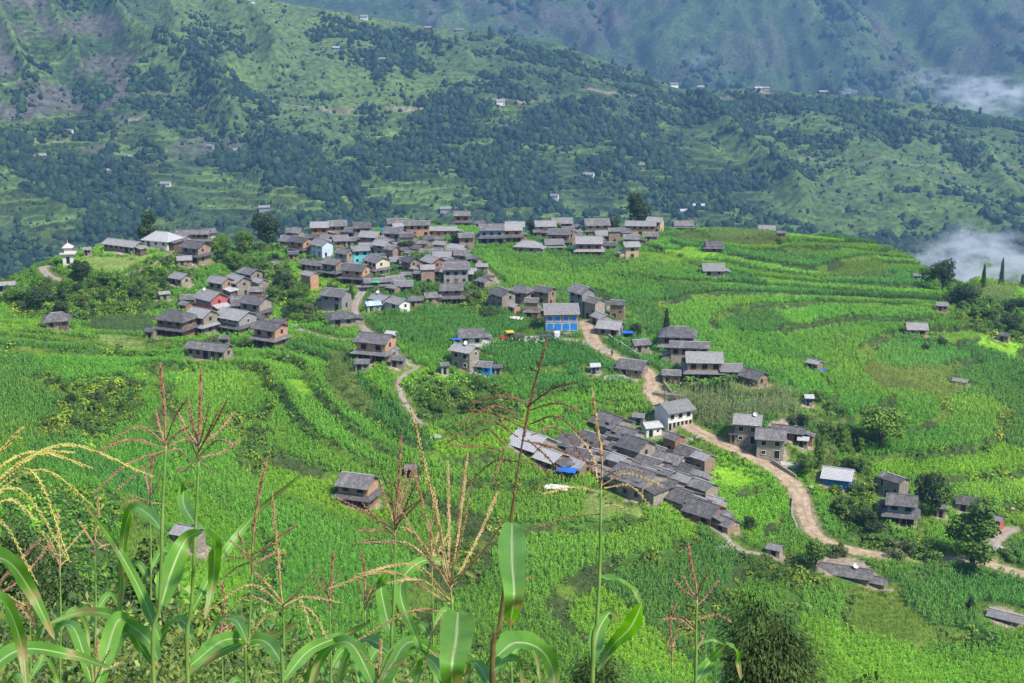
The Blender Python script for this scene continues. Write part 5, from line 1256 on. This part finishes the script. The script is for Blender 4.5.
# ------------------------------------------------------------------ maize plants close to the camera
def leafblade_mat():
    m, n, l, b = newmat('maize_leaf'); at = n.new('ShaderNodeAttribute'); at.attribute_name = 'across'
    ab = n.new('ShaderNodeMath'); ab.operation = 'ABSOLUTE'; l.new(at.outputs['Fac'], ab.inputs[0])
    rib = n.new('ShaderNodeMapRange'); rib.inputs['From Min'].default_value = .05; rib.inputs['From Max'].default_value = .12; rib.inputs['To Min'].default_value = 1; rib.inputs['To Max'].default_value = 0; l.new(ab.outputs[0], rib.inputs['Value'])
    sn = n.new('ShaderNodeMath'); sn.operation = 'MULTIPLY'; sn.inputs[1].default_value = 60; l.new(at.outputs['Fac'], sn.inputs[0])
    s2_ = n.new('ShaderNodeMath'); s2_.operation = 'SINE'; l.new(sn.outputs[0], s2_.inputs[0])
    tc = n.new('ShaderNodeTexCoord'); nz = n.new('ShaderNodeTexNoise'); nz.inputs['Scale'].default_value = 9; nz.inputs['Detail'].default_value = 5; l.new(tc.outputs['Object'], nz.inputs['Vector'])
    cr = n.new('ShaderNodeValToRGB'); cr.color_ramp.elements[0].color = (.09, .25, .022, 1); cr.color_ramp.elements[1].color = (.20, .42, .065, 1); cr.color_ramp.elements[0].position = .3; cr.color_ramp.elements[1].position = .72
    ma = n.new('ShaderNodeMath'); ma.operation = 'MULTIPLY_ADD'; ma.inputs[1].default_value = .05; l.new(s2_.outputs[0], ma.inputs[0]); l.new(nz.outputs['Fac'], ma.inputs[2]); l.new(ma.outputs[0], cr.inputs[0])
    mx = n.new('ShaderNodeMix'); mx.data_type = 'RGBA'; mx.inputs[7].default_value = (.46, .56, .26, 1); l.new(cr.outputs[0], mx.inputs[6]); l.new(rib.outputs[0], mx.inputs[0])
    # dried tip and blotches
    a2 = n.new('ShaderNodeAttribute'); a2.attribute_name = 'along'; n2_ = n.new('ShaderNodeTexNoise'); n2_.inputs['Scale'].default_value = 26; n2_.inputs['Detail'].default_value = 4; l.new(tc.outputs['Object'], n2_.inputs['Vector'])
    ad = n.new('ShaderNodeMath'); ad.operation = 'MULTIPLY_ADD'; ad.inputs[1].default_value = .42; l.new(a2.outputs['Fac'], ad.inputs[0]); l.new(n2_.outputs['Fac'], ad.inputs[2])
    dr = n.new('ShaderNodeMapRange'); dr.inputs['From Min'].default_value = .80; dr.inputs['From Max'].default_value = .98; dr.inputs['To Max'].default_value = .85; l.new(ad.outputs[0], dr.inputs['Value'])
    m3 = n.new('ShaderNodeMix'); m3.data_type = 'RGBA'; m3.inputs[7].default_value = (.40, .27, .12, 1); l.new(mx.outputs[2], m3.inputs[6]); l.new(dr.outputs[0], m3.inputs[0]); mx = m3
    l.new(mx.outputs[2], b.inputs['Base Color']); b.inputs['Roughness'].default_value = .42; b.inputs['Specular IOR Level'].default_value = .6
    bp = n.new('ShaderNodeBump'); bp.inputs['Strength'].default_value = .25; bp.inputs['Distance'].default_value = .002; l.new(s2_.outputs[0], bp.inputs['Height']); l.new(bp.outputs[0], b.inputs['Normal'])
    t = n.new('ShaderNodeBsdfTranslucent'); hs = n.new('ShaderNodeHueSaturation'); hs.inputs['Value'].default_value = 1.5; hs.inputs['Saturation'].default_value = 1.2; l.new(mx.outputs[2], hs.inputs['Color']); l.new(hs.outputs[0], t.inputs['Color'])
    ms = n.new('ShaderNodeMixShader'); ms.inputs[0].default_value = .38; l.new(b.outputs[0], ms.inputs[1]); l.new(t.outputs[0], ms.inputs[2]); l.new(ms.outputs[0], n['Material Output'].inputs['Surface'])
    return m
BLADE = leafblade_mat()
STALK = noisy('green_stalk', (.13, .24, .05), (.26, .38, .09), 14, .5); STALKR = noisy('reddish_stalk', (.10, .05, .03), (.20, .16, .05), 22, .6)
TAS = {'red': noisy('reddish_tassel', (.26, .10, .075), (.46, .27, .17), 60, .7), 'yellow': noisy('yellow_tassel', (.42, .36, .08), (.60, .52, .18), 60, .7), 'tan': noisy('tan_tassel', (.36, .23, .10), (.56, .40, .20), 60, .7), 'dark': noisy('dark_tassel', (.13, .045, .035), (.30, .15, .10), 60, .7)}
fr_ = random.Random(12)
def cat(pts, n):
    p = [Vector(a) for a in pts]; p = [p[0] * 2 - p[1]] + p + [p[-1] * 2 - p[-2]]; out = []
    segs = len(p) - 3
    for k in range(n + 1):
        u = k / n * segs; i = min(int(u), segs - 1); t = u - i; a, b, c, d = p[i:i + 4]
        out.append(.5 * (b * 2 + (c - a) * t + (a * 2 - b * 5 + c * 4 - d) * t * t + (b * 3 - a - c * 3 + d) * t ** 3))
    return out
def leaf_blade(parent, pts, D, wpx, face=.8, dD=0.25, ripple=1.0):
    """pts: pixel path base to tip; the blade also sweeps dD metres in depth"""
    n = 26; inv = parent.matrix_basis.inverted()
    P = cat([V(x, y, D + dD * math.sin(k / (len(pts) - 1) * 2.2)) for k, (x, y) in enumerate(pts)], n); W = wpx * 1.22 * D / F_PX
    vs, fs, ac, al_ = [], [], [], []; cols = [-1, -.66, -.33, 0, .33, .66, 1]; ph = fr_.random() * 6
    for i, p in enumerate(P):
        t = (P[min(i + 1, n)] - P[max(i - 1, 0)]).normalized(); view = (p - Vector((0, 0, CAM_Z))).normalized()
        nrm = (view * -face + Vector((.15, -.1, 1)) * (1.05 - face)).normalized(); side = t.cross(nrm).normalized(); nn = side.cross(t).normalized()
        u = i / n; ww = W / 2 * min(1, .35 + u * 3.2) * (max(0, 1 - u) ** .55) * 1.08 + .0006
        for c in cols:
            wav = math.sin(u * 26 + ph + (1.5 if c > 0 else 0)) * .10 * W * abs(c) ** 2 * ripple
            q = p + side * (c * ww) + nn * (abs(c) * ww * .38 + wav * (1 - u)); vs.append(tuple(inv @ q)); ac.append(c); al_.append(u)
    return npmesh('leaf', vs, gridfaces(n + 1, 7), BLADE, None, True, parent, {'across': ac, 'along': al_})
def spikelets(m, P, r, n):
    """paired bristly spikelets along a branch"""
    L = len(P) - 1
    for k in range(n):
        u = (k + fr_.random() * .6) / n * L; i = min(int(u), L - 1); p = P[i].lerp(P[i + 1], u - i); t = (P[i + 1] - P[i]).normalized()
        o = t.orthogonal().normalized(); o.rotate(Matrix.Rotation(k * 2.2 + fr_.random(), 3, t)); sc = r * (1.0 if u / L < .9 else .7) * fr_.uniform(.8, 1.25)
        d = (t * 1.0 + o * .38).normalized(); b = p + o * sc * .5; tip = b + d * sc * 3.6; mid = b + d * sc * 1.7; e = d.orthogonal().normalized() * sc * .75; g = d.cross(e)
        m.add([b, mid + e, mid + g, mid - e, mid - g, tip], [(0, 2, 1), (0, 3, 2), (0, 4, 3), (0, 1, 4), (5, 1, 2), (5, 2, 3), (5, 3, 4), (5, 4, 1)])
def maize(label, D, spike, stalk, branches, leaves, tone='red', sw=6.5, red=False, br=1.0, dens=1.0):
    """spike: pixel path from tassel base to tip; stalk: pixel path from tassel base down out of frame"""
    b = V(stalk[-1][0], stalk[-1][1], D); g = float(bil(ZT, b.x, b.y)); t = empty('maize_plant', (b.x, b.y, g)); tag(t, label, 'maize plant', 'tall maize plants close to the camera')
    loc = Vector((b.x, b.y, g)); px_m = D / F_PX; lc = lambda p: p - loc
    path = [V(x, y, D) for x, y in stalk]; foot = Vector((b.x + .02, b.y, g - .05)); path = path + [path[-1].lerp(foot, .5), foot]
    P = cat([lc(p) for p in path], 34); rad = [sw * px_m * .36 * (.55 + .75 * min(1, i / 22)) * (1.22 if i % 9 == 0 else 1) for i in range(35)]
    MB().tube(P, rad, 8).build('stalk', STALKR if red else STALK, t, True)
    m = MB(); S = cat([lc(V(x, y, D)) for x, y in spike], 24); k0 = math.sqrt(D / 2.5); r0 = .85 * px_m * br
    m.tube(S, [r0 * 1.25] * 15 + [r0 * .8] * 10, 5); spikelets(m, S[9:], r0 * 1.35, int(95 * dens))
    for (sx, sy), (mx_, my_), (ex, ey) in branches:
        dd = fr_.uniform(-.14, .14)
        B = cat([lc(V(sx, sy, D)), lc(V(mx_, my_, D + dd * .6)), lc(V(ex, ey, D + dd))], 18); m.tube(B, [r0 * (1 - .6 * i / 18) for i in range(19)], 4)
        L = math.hypot(ex - sx, ey - sy); spikelets(m, B[3:], r0 * 1.15, int(L * .75 * dens))
    m.build('tassel', TAS[tone], t)
    for lf in leaves: leaf_blade(t, lf[0], D, lf[1], *(lf[2:]))
    return t
def fan(base, ends, sag=.18):
    """branches bowing up and out of a tassel base towards their pixel ends"""
    out = []
    for ex, ey in ends:
        bx, by = base; L = math.hypot(ex - bx, ey - by); out.append(((bx, by - fr_.uniform(-4, 12)), ((bx + ex) / 2 + (ex - bx) * .05, (by + ey) / 2 - L * sag), (ex, ey)))
    return out
maize('tall maize with thin dark spike and wide reddish arching tassel, picture centre', 2.6, [(515,490),(522,445),(532,395),(548,335)], [(515,490),(511,522),(507,570),(500,625),(492,700)],
  [((530,402),(500,396),(470,404)),((529,405),(552,389),(577,382)),((523,422),(495,406),(456,425)),((524,428),(492,413),(468,411)),((518,437),(486,420),(444,445)),((503,443),(487,429),(470,441)),((530,410),(558,403),(582,413)),
   ((530,424),(557,417),(590,443)),((531,435),(560,430),(599,480)),((500,450),(480,447),(447,445)),((521,440),(560,450),(620,477)),((508,440),(500,462),(493,483)),((520,462),(495,461),(470,481)),((525,463),(540,466),(551,478)),((528,440),(546,456),(565,477))],
  [([(512,523),(512,560),(514,595),(510,626)], 24, .92, -.5),([(497,656),(515,643),(538,648),(552,668),(556,705)], 26, .75, .3),([(494,672),(504,660),(518,662),(524,690)], 12, .7),([(492,690),(478,665),(470,668),(462,700)], 13, .7)], 'dark', 6.5, True)
maize('maize with upright spike beside the slate cluster, twisted leaf below right', 2.6, [(601,490),(602,462),(597,425),(592,390)], [(601,490),(600,560),(597,620),(592,700)],
  [((600,492),(575,487),(541,494)),((602,485),(628,474),(662,486)),((604,488),(630,486),(652,508)),((598,482),(592,455),(573,431)),((602,478),(622,469),(648,473)),((601,514),(570,517),(535,528)),((604,505),(618,506),(629,514))],
  [([(600,577),(620,582),(634,592),(642,606)], 12, .6),([(642,604),(630,628),(612,646),(597,672)], 17, .92),([(594,664),(598,632),(610,613),(618,618)], 15, .85)], 'tan', 6)
maize('small slender maize with reddish tassel left of the foreground tree', 3.2, [(697,600),(696,585),(691,565),(688,545)], [(697,600),(696,640),(695,705)],
  [((696,598),(690,590),(682,572)),((696,600),(686,592),(673,579)),((697,596),(702,583),(711,571)),((697,606),(708,594),(719,580)),((695,628),(680,616),(664,620)),((695,632),(680,620),(661,619)),((697,620),(715,615),(732,622)),((696,650),(702,640),(704,632))],
  [([(696,682),(708,664),(726,644)], 13, .9),([(726,644),(735,650),(738,662),(741,680)], 9, .8),([(697,645),(712,641),(726,645)], 5, .5)], 'red', 4.5)
maize('maize with a bundle of upright rusty spikes right of the lone farmhouse', 3.0, [(395,540),(396,510),(399,480),(401,436)], [(395,540),(394,600),(392,700)],
  fan((395,527), [(423,466),(416,459),(407,465),(380,480),(430,489),(390,478)], .02) + [((395,530),(370,515),(336,497)),((395,534),(375,530),(357,531)),((396,520),(412,505),(426,500)),((395,536),(378,520),(362,503)),((395,545),(375,540),(352,545))],
  [([(393,640),(385,610),(381,585),(388,572)], 15, .9),([(392,655),(370,640),(350,648),(335,690)], 14, .7)], 'red', 5)
maize('big bushy tan tassel on maize left of centre, broad pale leaf below', 2.1, [(452,600),(446,560),(432,495),(411,408)], [(452,600),(453,640),(455,705)],
  fan((450,590), [(448,462),(463,470),(472,478),(498,492),(485,541),(434,487),(414,472),(468,452),(505,520)], .0) + [((450,600),(415,565),(359,574)),((450,604),(390,572),(330,588)),((450,600),(420,580),(387,583)),((450,612),(410,612),(356,641)),
   ((450,585),(410,545),(361,543)),((449,613),(434,630),(424,668)),((452,592),(420,540),(402,527)),((452,588),(430,560),(398,505))],
  [([(458,612),(456,640),(452,665),(452,705)], 30, .92, -.4),([(420,650),(400,590),(420,562),(450,565),(484,582)], 12, .7),([(452,690),(430,660),(420,668),(412,702)], 14, .7)], 'tan', 6.5, False, 1.1, 1.2)
maize('maize with thin arching tassel and folded drooping leaf, second from left', 2.4, [(166,446),(165,420),(163,395),(160,364)], [(166,446),(163,500),(160,600),(155,705)],
  [((166,444),(140,427),(110,441)),((166,448),(132,440),(97,451)),((166,450),(128,464),(93,494)),((166,446),(160,428),(155,407)),((166,444),(182,430),(206,418)),((166,450),(140,470),(114,493)),((167,452),(180,450),(196,470)),((166,440),(176,415),(188,398))],
  [([(164,533),(150,516),(134,508),(125,530),(121,575),(118,640)], 12, .8),([(161,606),(172,570),(186,540),(203,531)], 23, .9, .2),([(203,531),(214,545),(213,580),(205,620)], 15, .85),([(158,660),(148,640),(118,618),(84,612),(48,624)], 15, .75),([(160,640),(140,590),(115,545),(84,503)], 11, .8)], 'red', 5.5)
maize('maize with dense pinkish upright tassel, third from left', 2.6, [(199,462),(199,440),(200,410),(201,368)], [(199,462),(196,520),(192,600),(189,705)],
  fan((199,450), [(176,407),(186,397),(209,402),(219,408),(228,398),(235,412),(180,425),(190,404)], .0) + [((199,456),(218,440),(238,446)),((199,460),(188,440),(168,446)),((199,462),(206,466),(214,474)),((199,458),(222,452),(240,440)),((199,456),(185,470),(178,468))],
  [([(196,526),(184,505),(184,488),(190,480)], 13, .9),([(193,610),(220,560),(255,515),(302,474)], 10, .8),([(192,640),(180,620),(160,640),(150,690)], 12, .7),([(191,665),(225,640),(262,640),(300,622)], 16, .75)], 'red', 5.5)
maize('maize with two long rusty spikes left of the farmhouse, thin tassel', 2.7, [(252,575),(253,540),(258,500),(267,457)], [(252,575),(249,640),(247,705)],
  fan((252,565), [(230,540),(238,534),(298,525),(280,541),(224,577),(286,553),(226,556)], .12), [([(249,645),(235,620),(215,625),(205,660)], 10, .7)], 'red', 4.6)
maize('maize with wide flat yellow tassel branches low in front of the field', 2.6, [(283,607),(281,590),(277,545),(272,492)], [(283,607),(284,650),(284,705)],
  [((283,606),(250,585),(206,612)),((283,610),(245,598),(210,640)),((283,606),(305,597),(342,603)),((283,608),(310,610),(328,641)),((283,603),(268,585),(255,573)),((283,605),(300,590),(318,566)),((283,604),(300,600),(314,640)),((284,610),(262,620),(240,655))],
  [([(284,665),(260,640),(215,655),(170,690)], 16, .75),([(284,680),(310,650),(345,635),(372,622)], 14, .75)], 'tan', 4.8)
maize('yellow nodding tassel of the maize cut by the left edge', 1.6, [(-30,520),(-18,480),(-2,455),(22,428)], [(-30,520),(-34,600),(-36,705)],
  [((-20,500),(60,445),(152,476)),((-25,500),(35,455),(92,468)),((-25,505),(40,470),(92,505)),((-25,505),(30,470),(70,562)),((-28,510),(20,490),(68,560)),((-25,490),(20,455),(75,452)),((-28,520),(10,500),(35,520)),((-30,540),(0,520),(38,585))],
  [([(-34,560),(5,560),(30,590),(55,640)], 22, .85),([(-35,620),(0,600),(20,640),(28,700)], 18, .8)], 'yellow', 8, False, 1.15, 1.1)
maize('pinkish drooping tassel in the lower left corner', 1.9, [(-20,620),(-5,590),(15,565),(40,540)], [(-20,620),(-22,660),(-24,705)], [((-15,600),(20,580),(52,541)),((-15,610),(10,600),(35,625)),((-18,600),(0,600),(24,610))], [([(-22,680),(20,650),(70,655),(110,668)], 18, .7)], 'red', 6)
# low leafy plants at the bottom edge
for i, (px, D, lab) in enumerate([(95, 2.4, 'low maize at the bottom edge with broad pale curved leaves, far left'), (378, 2.6, 'low leafy maize at bottom edge left of the big tassel')]):
    r = fr_; y0 = 640 + 12 * (i % 2)
    lv = []
    for k in range(3):
        sx = (-1) ** k; L = r.uniform(50, 95); lv.append(([(px, 700 - k * 6), (px + sx * L * .4, y0 - r.uniform(0, 20)), (px + sx * L * .8, y0 + r.uniform(-5, 15)), (px + sx * L * 1.05, y0 + r.uniform(25, 55))], r.uniform(12, 18), .7))
    maize(lab, D, [(px, 690), (px + 1, 670), (px + 2, 655), (px + 3, 640)], [(px, 690), (px, 705)], fan((px, 680), [(px - 18, 650), (px + 16, 648), (px + 26, 662)], .1), lv, 'tan', 5)
# slim tassels a few steps further off
for i, (px, py, D, tone, lab) in enumerate([(95,545,5,'tan','thin tan tassel among the weeds, far left'),(60,560,5.5,'tan','small pale tassel among weeds in the left corner'),(150,500,5.5,'red','small reddish tassel between the second and third maize'),(222,630,5,'red','rusty thin tassel low between the left maize plants'),
      (330,600,5.5,'red','thin rusty tassel beside the yellow flat tassel'),(432,560,5,'tan','slim tan tassel behind the big bushy one'),(365,600,4.5,'red','slim rusty tassel left of the big bushy one'),(510,590,6,'red','short rusty tassel right of the central stalk'),(30,610,4.5,'tan','pale tassel rising from lower left corner'),(672,650,5.5,'red','low rusty tassel left of the slender maize')]):
    e = [(px + fr_.uniform(-26, 26), py - fr_.uniform(-8, 34)) for k in range(7)]
    maize(lab, D, [(px, py + 12), (px, py - 5), (px + fr_.uniform(-3, 3), py - 30), (px + fr_.uniform(-5, 5), py - 48)], [(px, py + 12), (px + 1, py + 60), (px + 2, 705)], fan((px, py + 6), e, .12), [([(px, py + 70), (px + 14, py + 50), (px + 26, py + 66), (px + 30, py + 92)], 7, .7), ([(px, py + 84), (px - 12, py + 64), (px - 24, py + 80), (px - 28, py + 104)], 7, .7)], tone, 3.4, False, .8, .8)

# ------------------------------------------------------------------ weeds on the near bank (uncountable) and bushes below it
def herb_t(seed, n=46, ls=.055, narrow=.5, flower=False):
    r = random.Random(seed); V_, F_ = [], []
    for k in range(n):
        a = r.random() * 6.28; z = r.random() ** .7; q = r.uniform(.05, .42) * (1.15 - .6 * z); c = Vector((math.cos(a) * q, math.sin(a) * q, z)); out = Vector((math.cos(a), math.sin(a), r.uniform(-.5, .5))).normalized()
        s = ls * r.uniform(.6, 1.4); sd = out.cross(Vector((0, 0, 1))).normalized()
        sd = (sd + Vector((0, 0, r.uniform(-.5, .5)))).normalized(); o = len(V_); F_.append((o, o + 1, o + 2, o + 3)); V_ += [c, c + out * s + sd * s * narrow, c + out * s * 2.1, c + out * s - sd * s * narrow]
    return np.array([tuple(v) for v in V_]), np.array(F_)
rg = np.random.default_rng(77)
N = 3000; yy = 7 + 22 * rg.random(N) ** .8; xx = yy * (-.42 + .80 * rg.random(N) ** 1.25)
zz = bil(ZT, xx, yy); hline = CAM_Z - yy * np.interp(xx / yy, [-.4, -.25, -.1, 0, .05, .3], [.470, .482, .500, .530, .56, .60]) + .3 * (fbm(xx * .9, yy * .5, 91, 3) - .5) * 1.6
keep_ = hline - zz > .1; hh = np.clip(hline - zz, .15, 2.6) * (.6 + .45 * rg.random(N)); s = .55 + .5 * rg.random(N)
xx, yy, zz, hh, s = xx[keep_], yy[keep_], zz[keep_], hh[keep_], s[keep_]; N = len(xx)
cc = np.array([(.06, .13, .02), (.11, .20, .03), (.17, .26, .04), (.04, .085, .02), (.24, .27, .05)])[rg.integers(0, 5, N)]
tag(bulk('bank_undergrowth', [herb_t(i, 150, .020 + .005 * (i % 3), .35 + .12 * (i % 3)) for i in range(6)], np.c_[xx, yy, zz], rg.random(N) * 6.28, np.c_[s, s, hh], cc, attrmat('weed_leaf', 3, .2, .5, .3, .4), .25, rg), kind='stuff')
def leafy_bush(name, px, ytop, D, wpx, hm, nleaf, Ll, Lw, fol, label, droop=.7, sq=1.0):
    P = V(px, ytop, D); g = float(bil(ZT, P.x, P.y)); W = wpx * D / F_PX / 2; t = empty(name, (P.x, P.y, g)); tag(t, label, name.replace('_', ' '), None)
    H = P.z - g; zb = max(0.2, H - hm); r = random.Random(int(px)); cl = [(Vector((r.uniform(-.45, .45), r.uniform(-.45, .45), r.uniform(.1, .7))), r.uniform(.36, .55)) for k in range(15)] + [(Vector((.05, 0, .66)), .42), (Vector((.08, 0, .5)), .5), (Vector((-.2, 0, .3)), .6), (Vector((.3, 0, .2)), .6)]
    V_, F_ = [], []
    for k in range(nleaf):
        c, cr = cl[k % len(cl)]; d = Vector((r.gauss(0, 1), r.gauss(0, 1), r.gauss(0, 1))).normalized(); q = c + Vector((d.x, d.y, d.z * .55)) * cr * r.uniform(.72, 1.05)
        p = Vector((q.x * W, q.y * W, zb + q.z * (H - zb)))
        ax = (Vector((d.x, d.y, -droop * r.uniform(.3, 1.4)))).normalized(); sd = ax.cross(Vector((r.uniform(-.4, .4), r.uniform(-.4, .4), 1))).normalized(); L = Ll * r.uniform(.7, 1.2); w_ = Lw * r.uniform(.8, 1.2); o = len(V_)
        F_.append((o, o + 1, o + 2, o + 3)); V_ += [p, p + ax * L * .45 + sd * w_, p + ax * L, p + ax * L * .45 - sd * w_]
    npmesh('crown', [tuple(v) for v in V_], F_, fol, None, False, t)
    m = MB(); m.tube([(0, 0, -.4), (.03, 0, zb * .6), (0, .02, zb + (H - zb) * .6)], [.06 + H * .012, .05 + H * .008, .02], 8)
    for c, cr in cl[:8]: m.tube([(0, 0, zb * .9), (c.x * W, c.y * W, zb + c.z * (H - zb))], [.035, .01], 5)
    m.build('trunk', BARK, t); return t
NARROW = foliage('narrow_leaf', (.012, .030, .006), (.085, .135, .028), .15, .0, 1.2); NARROW.node_tree.nodes['Principled BSDF'].inputs['Roughness'].default_value = .62; NARROW.node_tree.nodes['Principled BSDF'].inputs['Specular IOR Level'].default_value = .18
BROAD = foliage('broad_leaf', (.05, .12, .016), (.17, .28, .04), .25, .0, 1.2)
leafy_bush('foreground_tree', 780, 596, 42, 134, 5.5, 22000, .20, .028, NARROW, 'dark dense foreground tree with narrow drooping leaves at bottom right')
leafy_bush('foreground_bush', 598, 643, 40, 84, 3.0, 4500, .19, .03, NARROW, 'dark narrow-leaved bush at the bottom edge right of centre')
leafy_bush('foreground_bush', 868, 664, 36, 95, 2.2, 2600, .22, .05, BROAD, 'low bright broad-leaved bush at bottom edge right of the foreground tree')
leafy_bush('foreground_bush', 60, 545, 34, 100, 3.6, 5000, .15, .04, FOL['dark'], 'dark bush behind the weeds at lower left')
leafy_bush('foreground_bush', 140, 535, 30, 84, 3.2, 4200, .13, .04, FOL['dark'], 'dark leafy bush below the pale roofed hut, left of the maize')
leafy_bush('foreground_bush', 10, 500, 38, 90, 4.0, 3800, .15, .04, FOL['dark'], 'dark bush at the left edge under the yellow tassel')
leafy_bush('foreground_bush', 205, 585, 26, 90, 2.6, 4200, .12, .035, FOL['mid'], 'mid green bush behind the third maize stalk')
leafy_bush('foreground_bush', 300, 630, 24, 110, 2.2, 3800, .12, .035, FOL['olive'], 'olive bush at the bottom behind the flat yellow tassel')
leafy_bush('foreground_bush', 520, 668, 26, 110, 1.6, 3000, .11, .035, BROAD, 'low green bush at the bottom edge under the central stalk')
# ------------------------------------------------------------------ air and smoke
def smoke(name, c, size, dens, seed, scale):
    v, f = ico_tmpl(seed, 3, 0.0, 1); v = np.array(v); v[:, 2] -= .55
    m = bpy.data.materials.new(name); m.use_nodes = True; n = m.node_tree.nodes; l = m.node_tree.links; n.remove(n['Principled BSDF'])
    pv = n.new('ShaderNodeVolumePrincipled'); pv.inputs['Color'].default_value = (.93, .95, 1, 1); pv.inputs['Anisotropy'].default_value = .1
    tc = n.new('ShaderNodeTexCoord'); nz = n.new('ShaderNodeTexNoise'); nz.inputs['Scale'].default_value = scale; nz.inputs['Detail'].default_value = 5; nz.inputs['Distortion'].default_value = .6
    l.new(tc.outputs['Object'], nz.inputs['Vector'])
    ln = n.new('ShaderNodeVectorMath'); ln.operation = 'LENGTH'; l.new(tc.outputs['Object'], ln.inputs[0])
    a = n.new('ShaderNodeMapRange'); a.inputs['From Min'].default_value = 1; a.inputs['From Max'].default_value = .2; l.new(ln.outputs['Value'], a.inputs['Value'])
    b = n.new('ShaderNodeMapRange'); b.inputs['From Min'].default_value = .47; b.inputs['From Max'].default_value = .72; l.new(nz.outputs['Fac'], b.inputs['Value'])
    mu = n.new('ShaderNodeMath'); mu.operation = 'MULTIPLY'; l.new(a.outputs[0], mu.inputs[0]); l.new(b.outputs[0], mu.inputs[1])
    m3 = n.new('ShaderNodeMath'); m3.operation = 'MULTIPLY'; m3.inputs[1].default_value = dens; l.new(mu.outputs[0], m3.inputs[0]); l.new(m3.outputs[0], pv.inputs['Density'])
    l.new(pv.outputs[0], n['Material Output'].inputs['Volume'])
    o = npmesh('smoke', v, f, m); o.location = c; o.scale = size; tag(o, kind='stuff'); o['label'] = None if 0 else name.replace('_', ' ')
    return o
smoke('thin_smoke_beyond_crest', V(985, 96, 2150), (85, 60, 38), .09, 3, 3.0)
smoke('small_smoke_puff', V(848, 92, 2150), (16, 16, 9), .16, 5, 2.0)
smoke('smoke_rising_from_valley', V(965, 238, 820), (16, 14, 14), .07, 9, 2.6)
smoke('smoke_drifting_along_crest', V(930, 78, 2200), (60, 40, 22), .035, 11, 3.2)
smoke('smoke_streak_far_slope', V(700, 60, 2600), (40, 30, 22), .03, 13, 2.6)
smoke('valley_smoke', V(985, 266, 800), (52, 40, 24), .15, 7, 2.9)
xs_, ys_ = 3200., 6000.
hz = MB().box(-4200, 4200, -120, 5600, -1500, 1100).build('haze', bpy.data.materials.new('haze_air')); tag(hz, kind='stuff')
m = hz.data.materials[0]; m.use_nodes = True; n = m.node_tree.nodes; n.remove(n['Principled BSDF']); pv = n.new('ShaderNodeVolumePrincipled')
pv.inputs['Color'].default_value = (.32, .56, 1.0, 1); pv.inputs['Density'].default_value = 1.35e-4; pv.inputs['Anisotropy'].default_value = .2
m.node_tree.links.new(pv.outputs[0], n['Material Output'].inputs['Volume'])
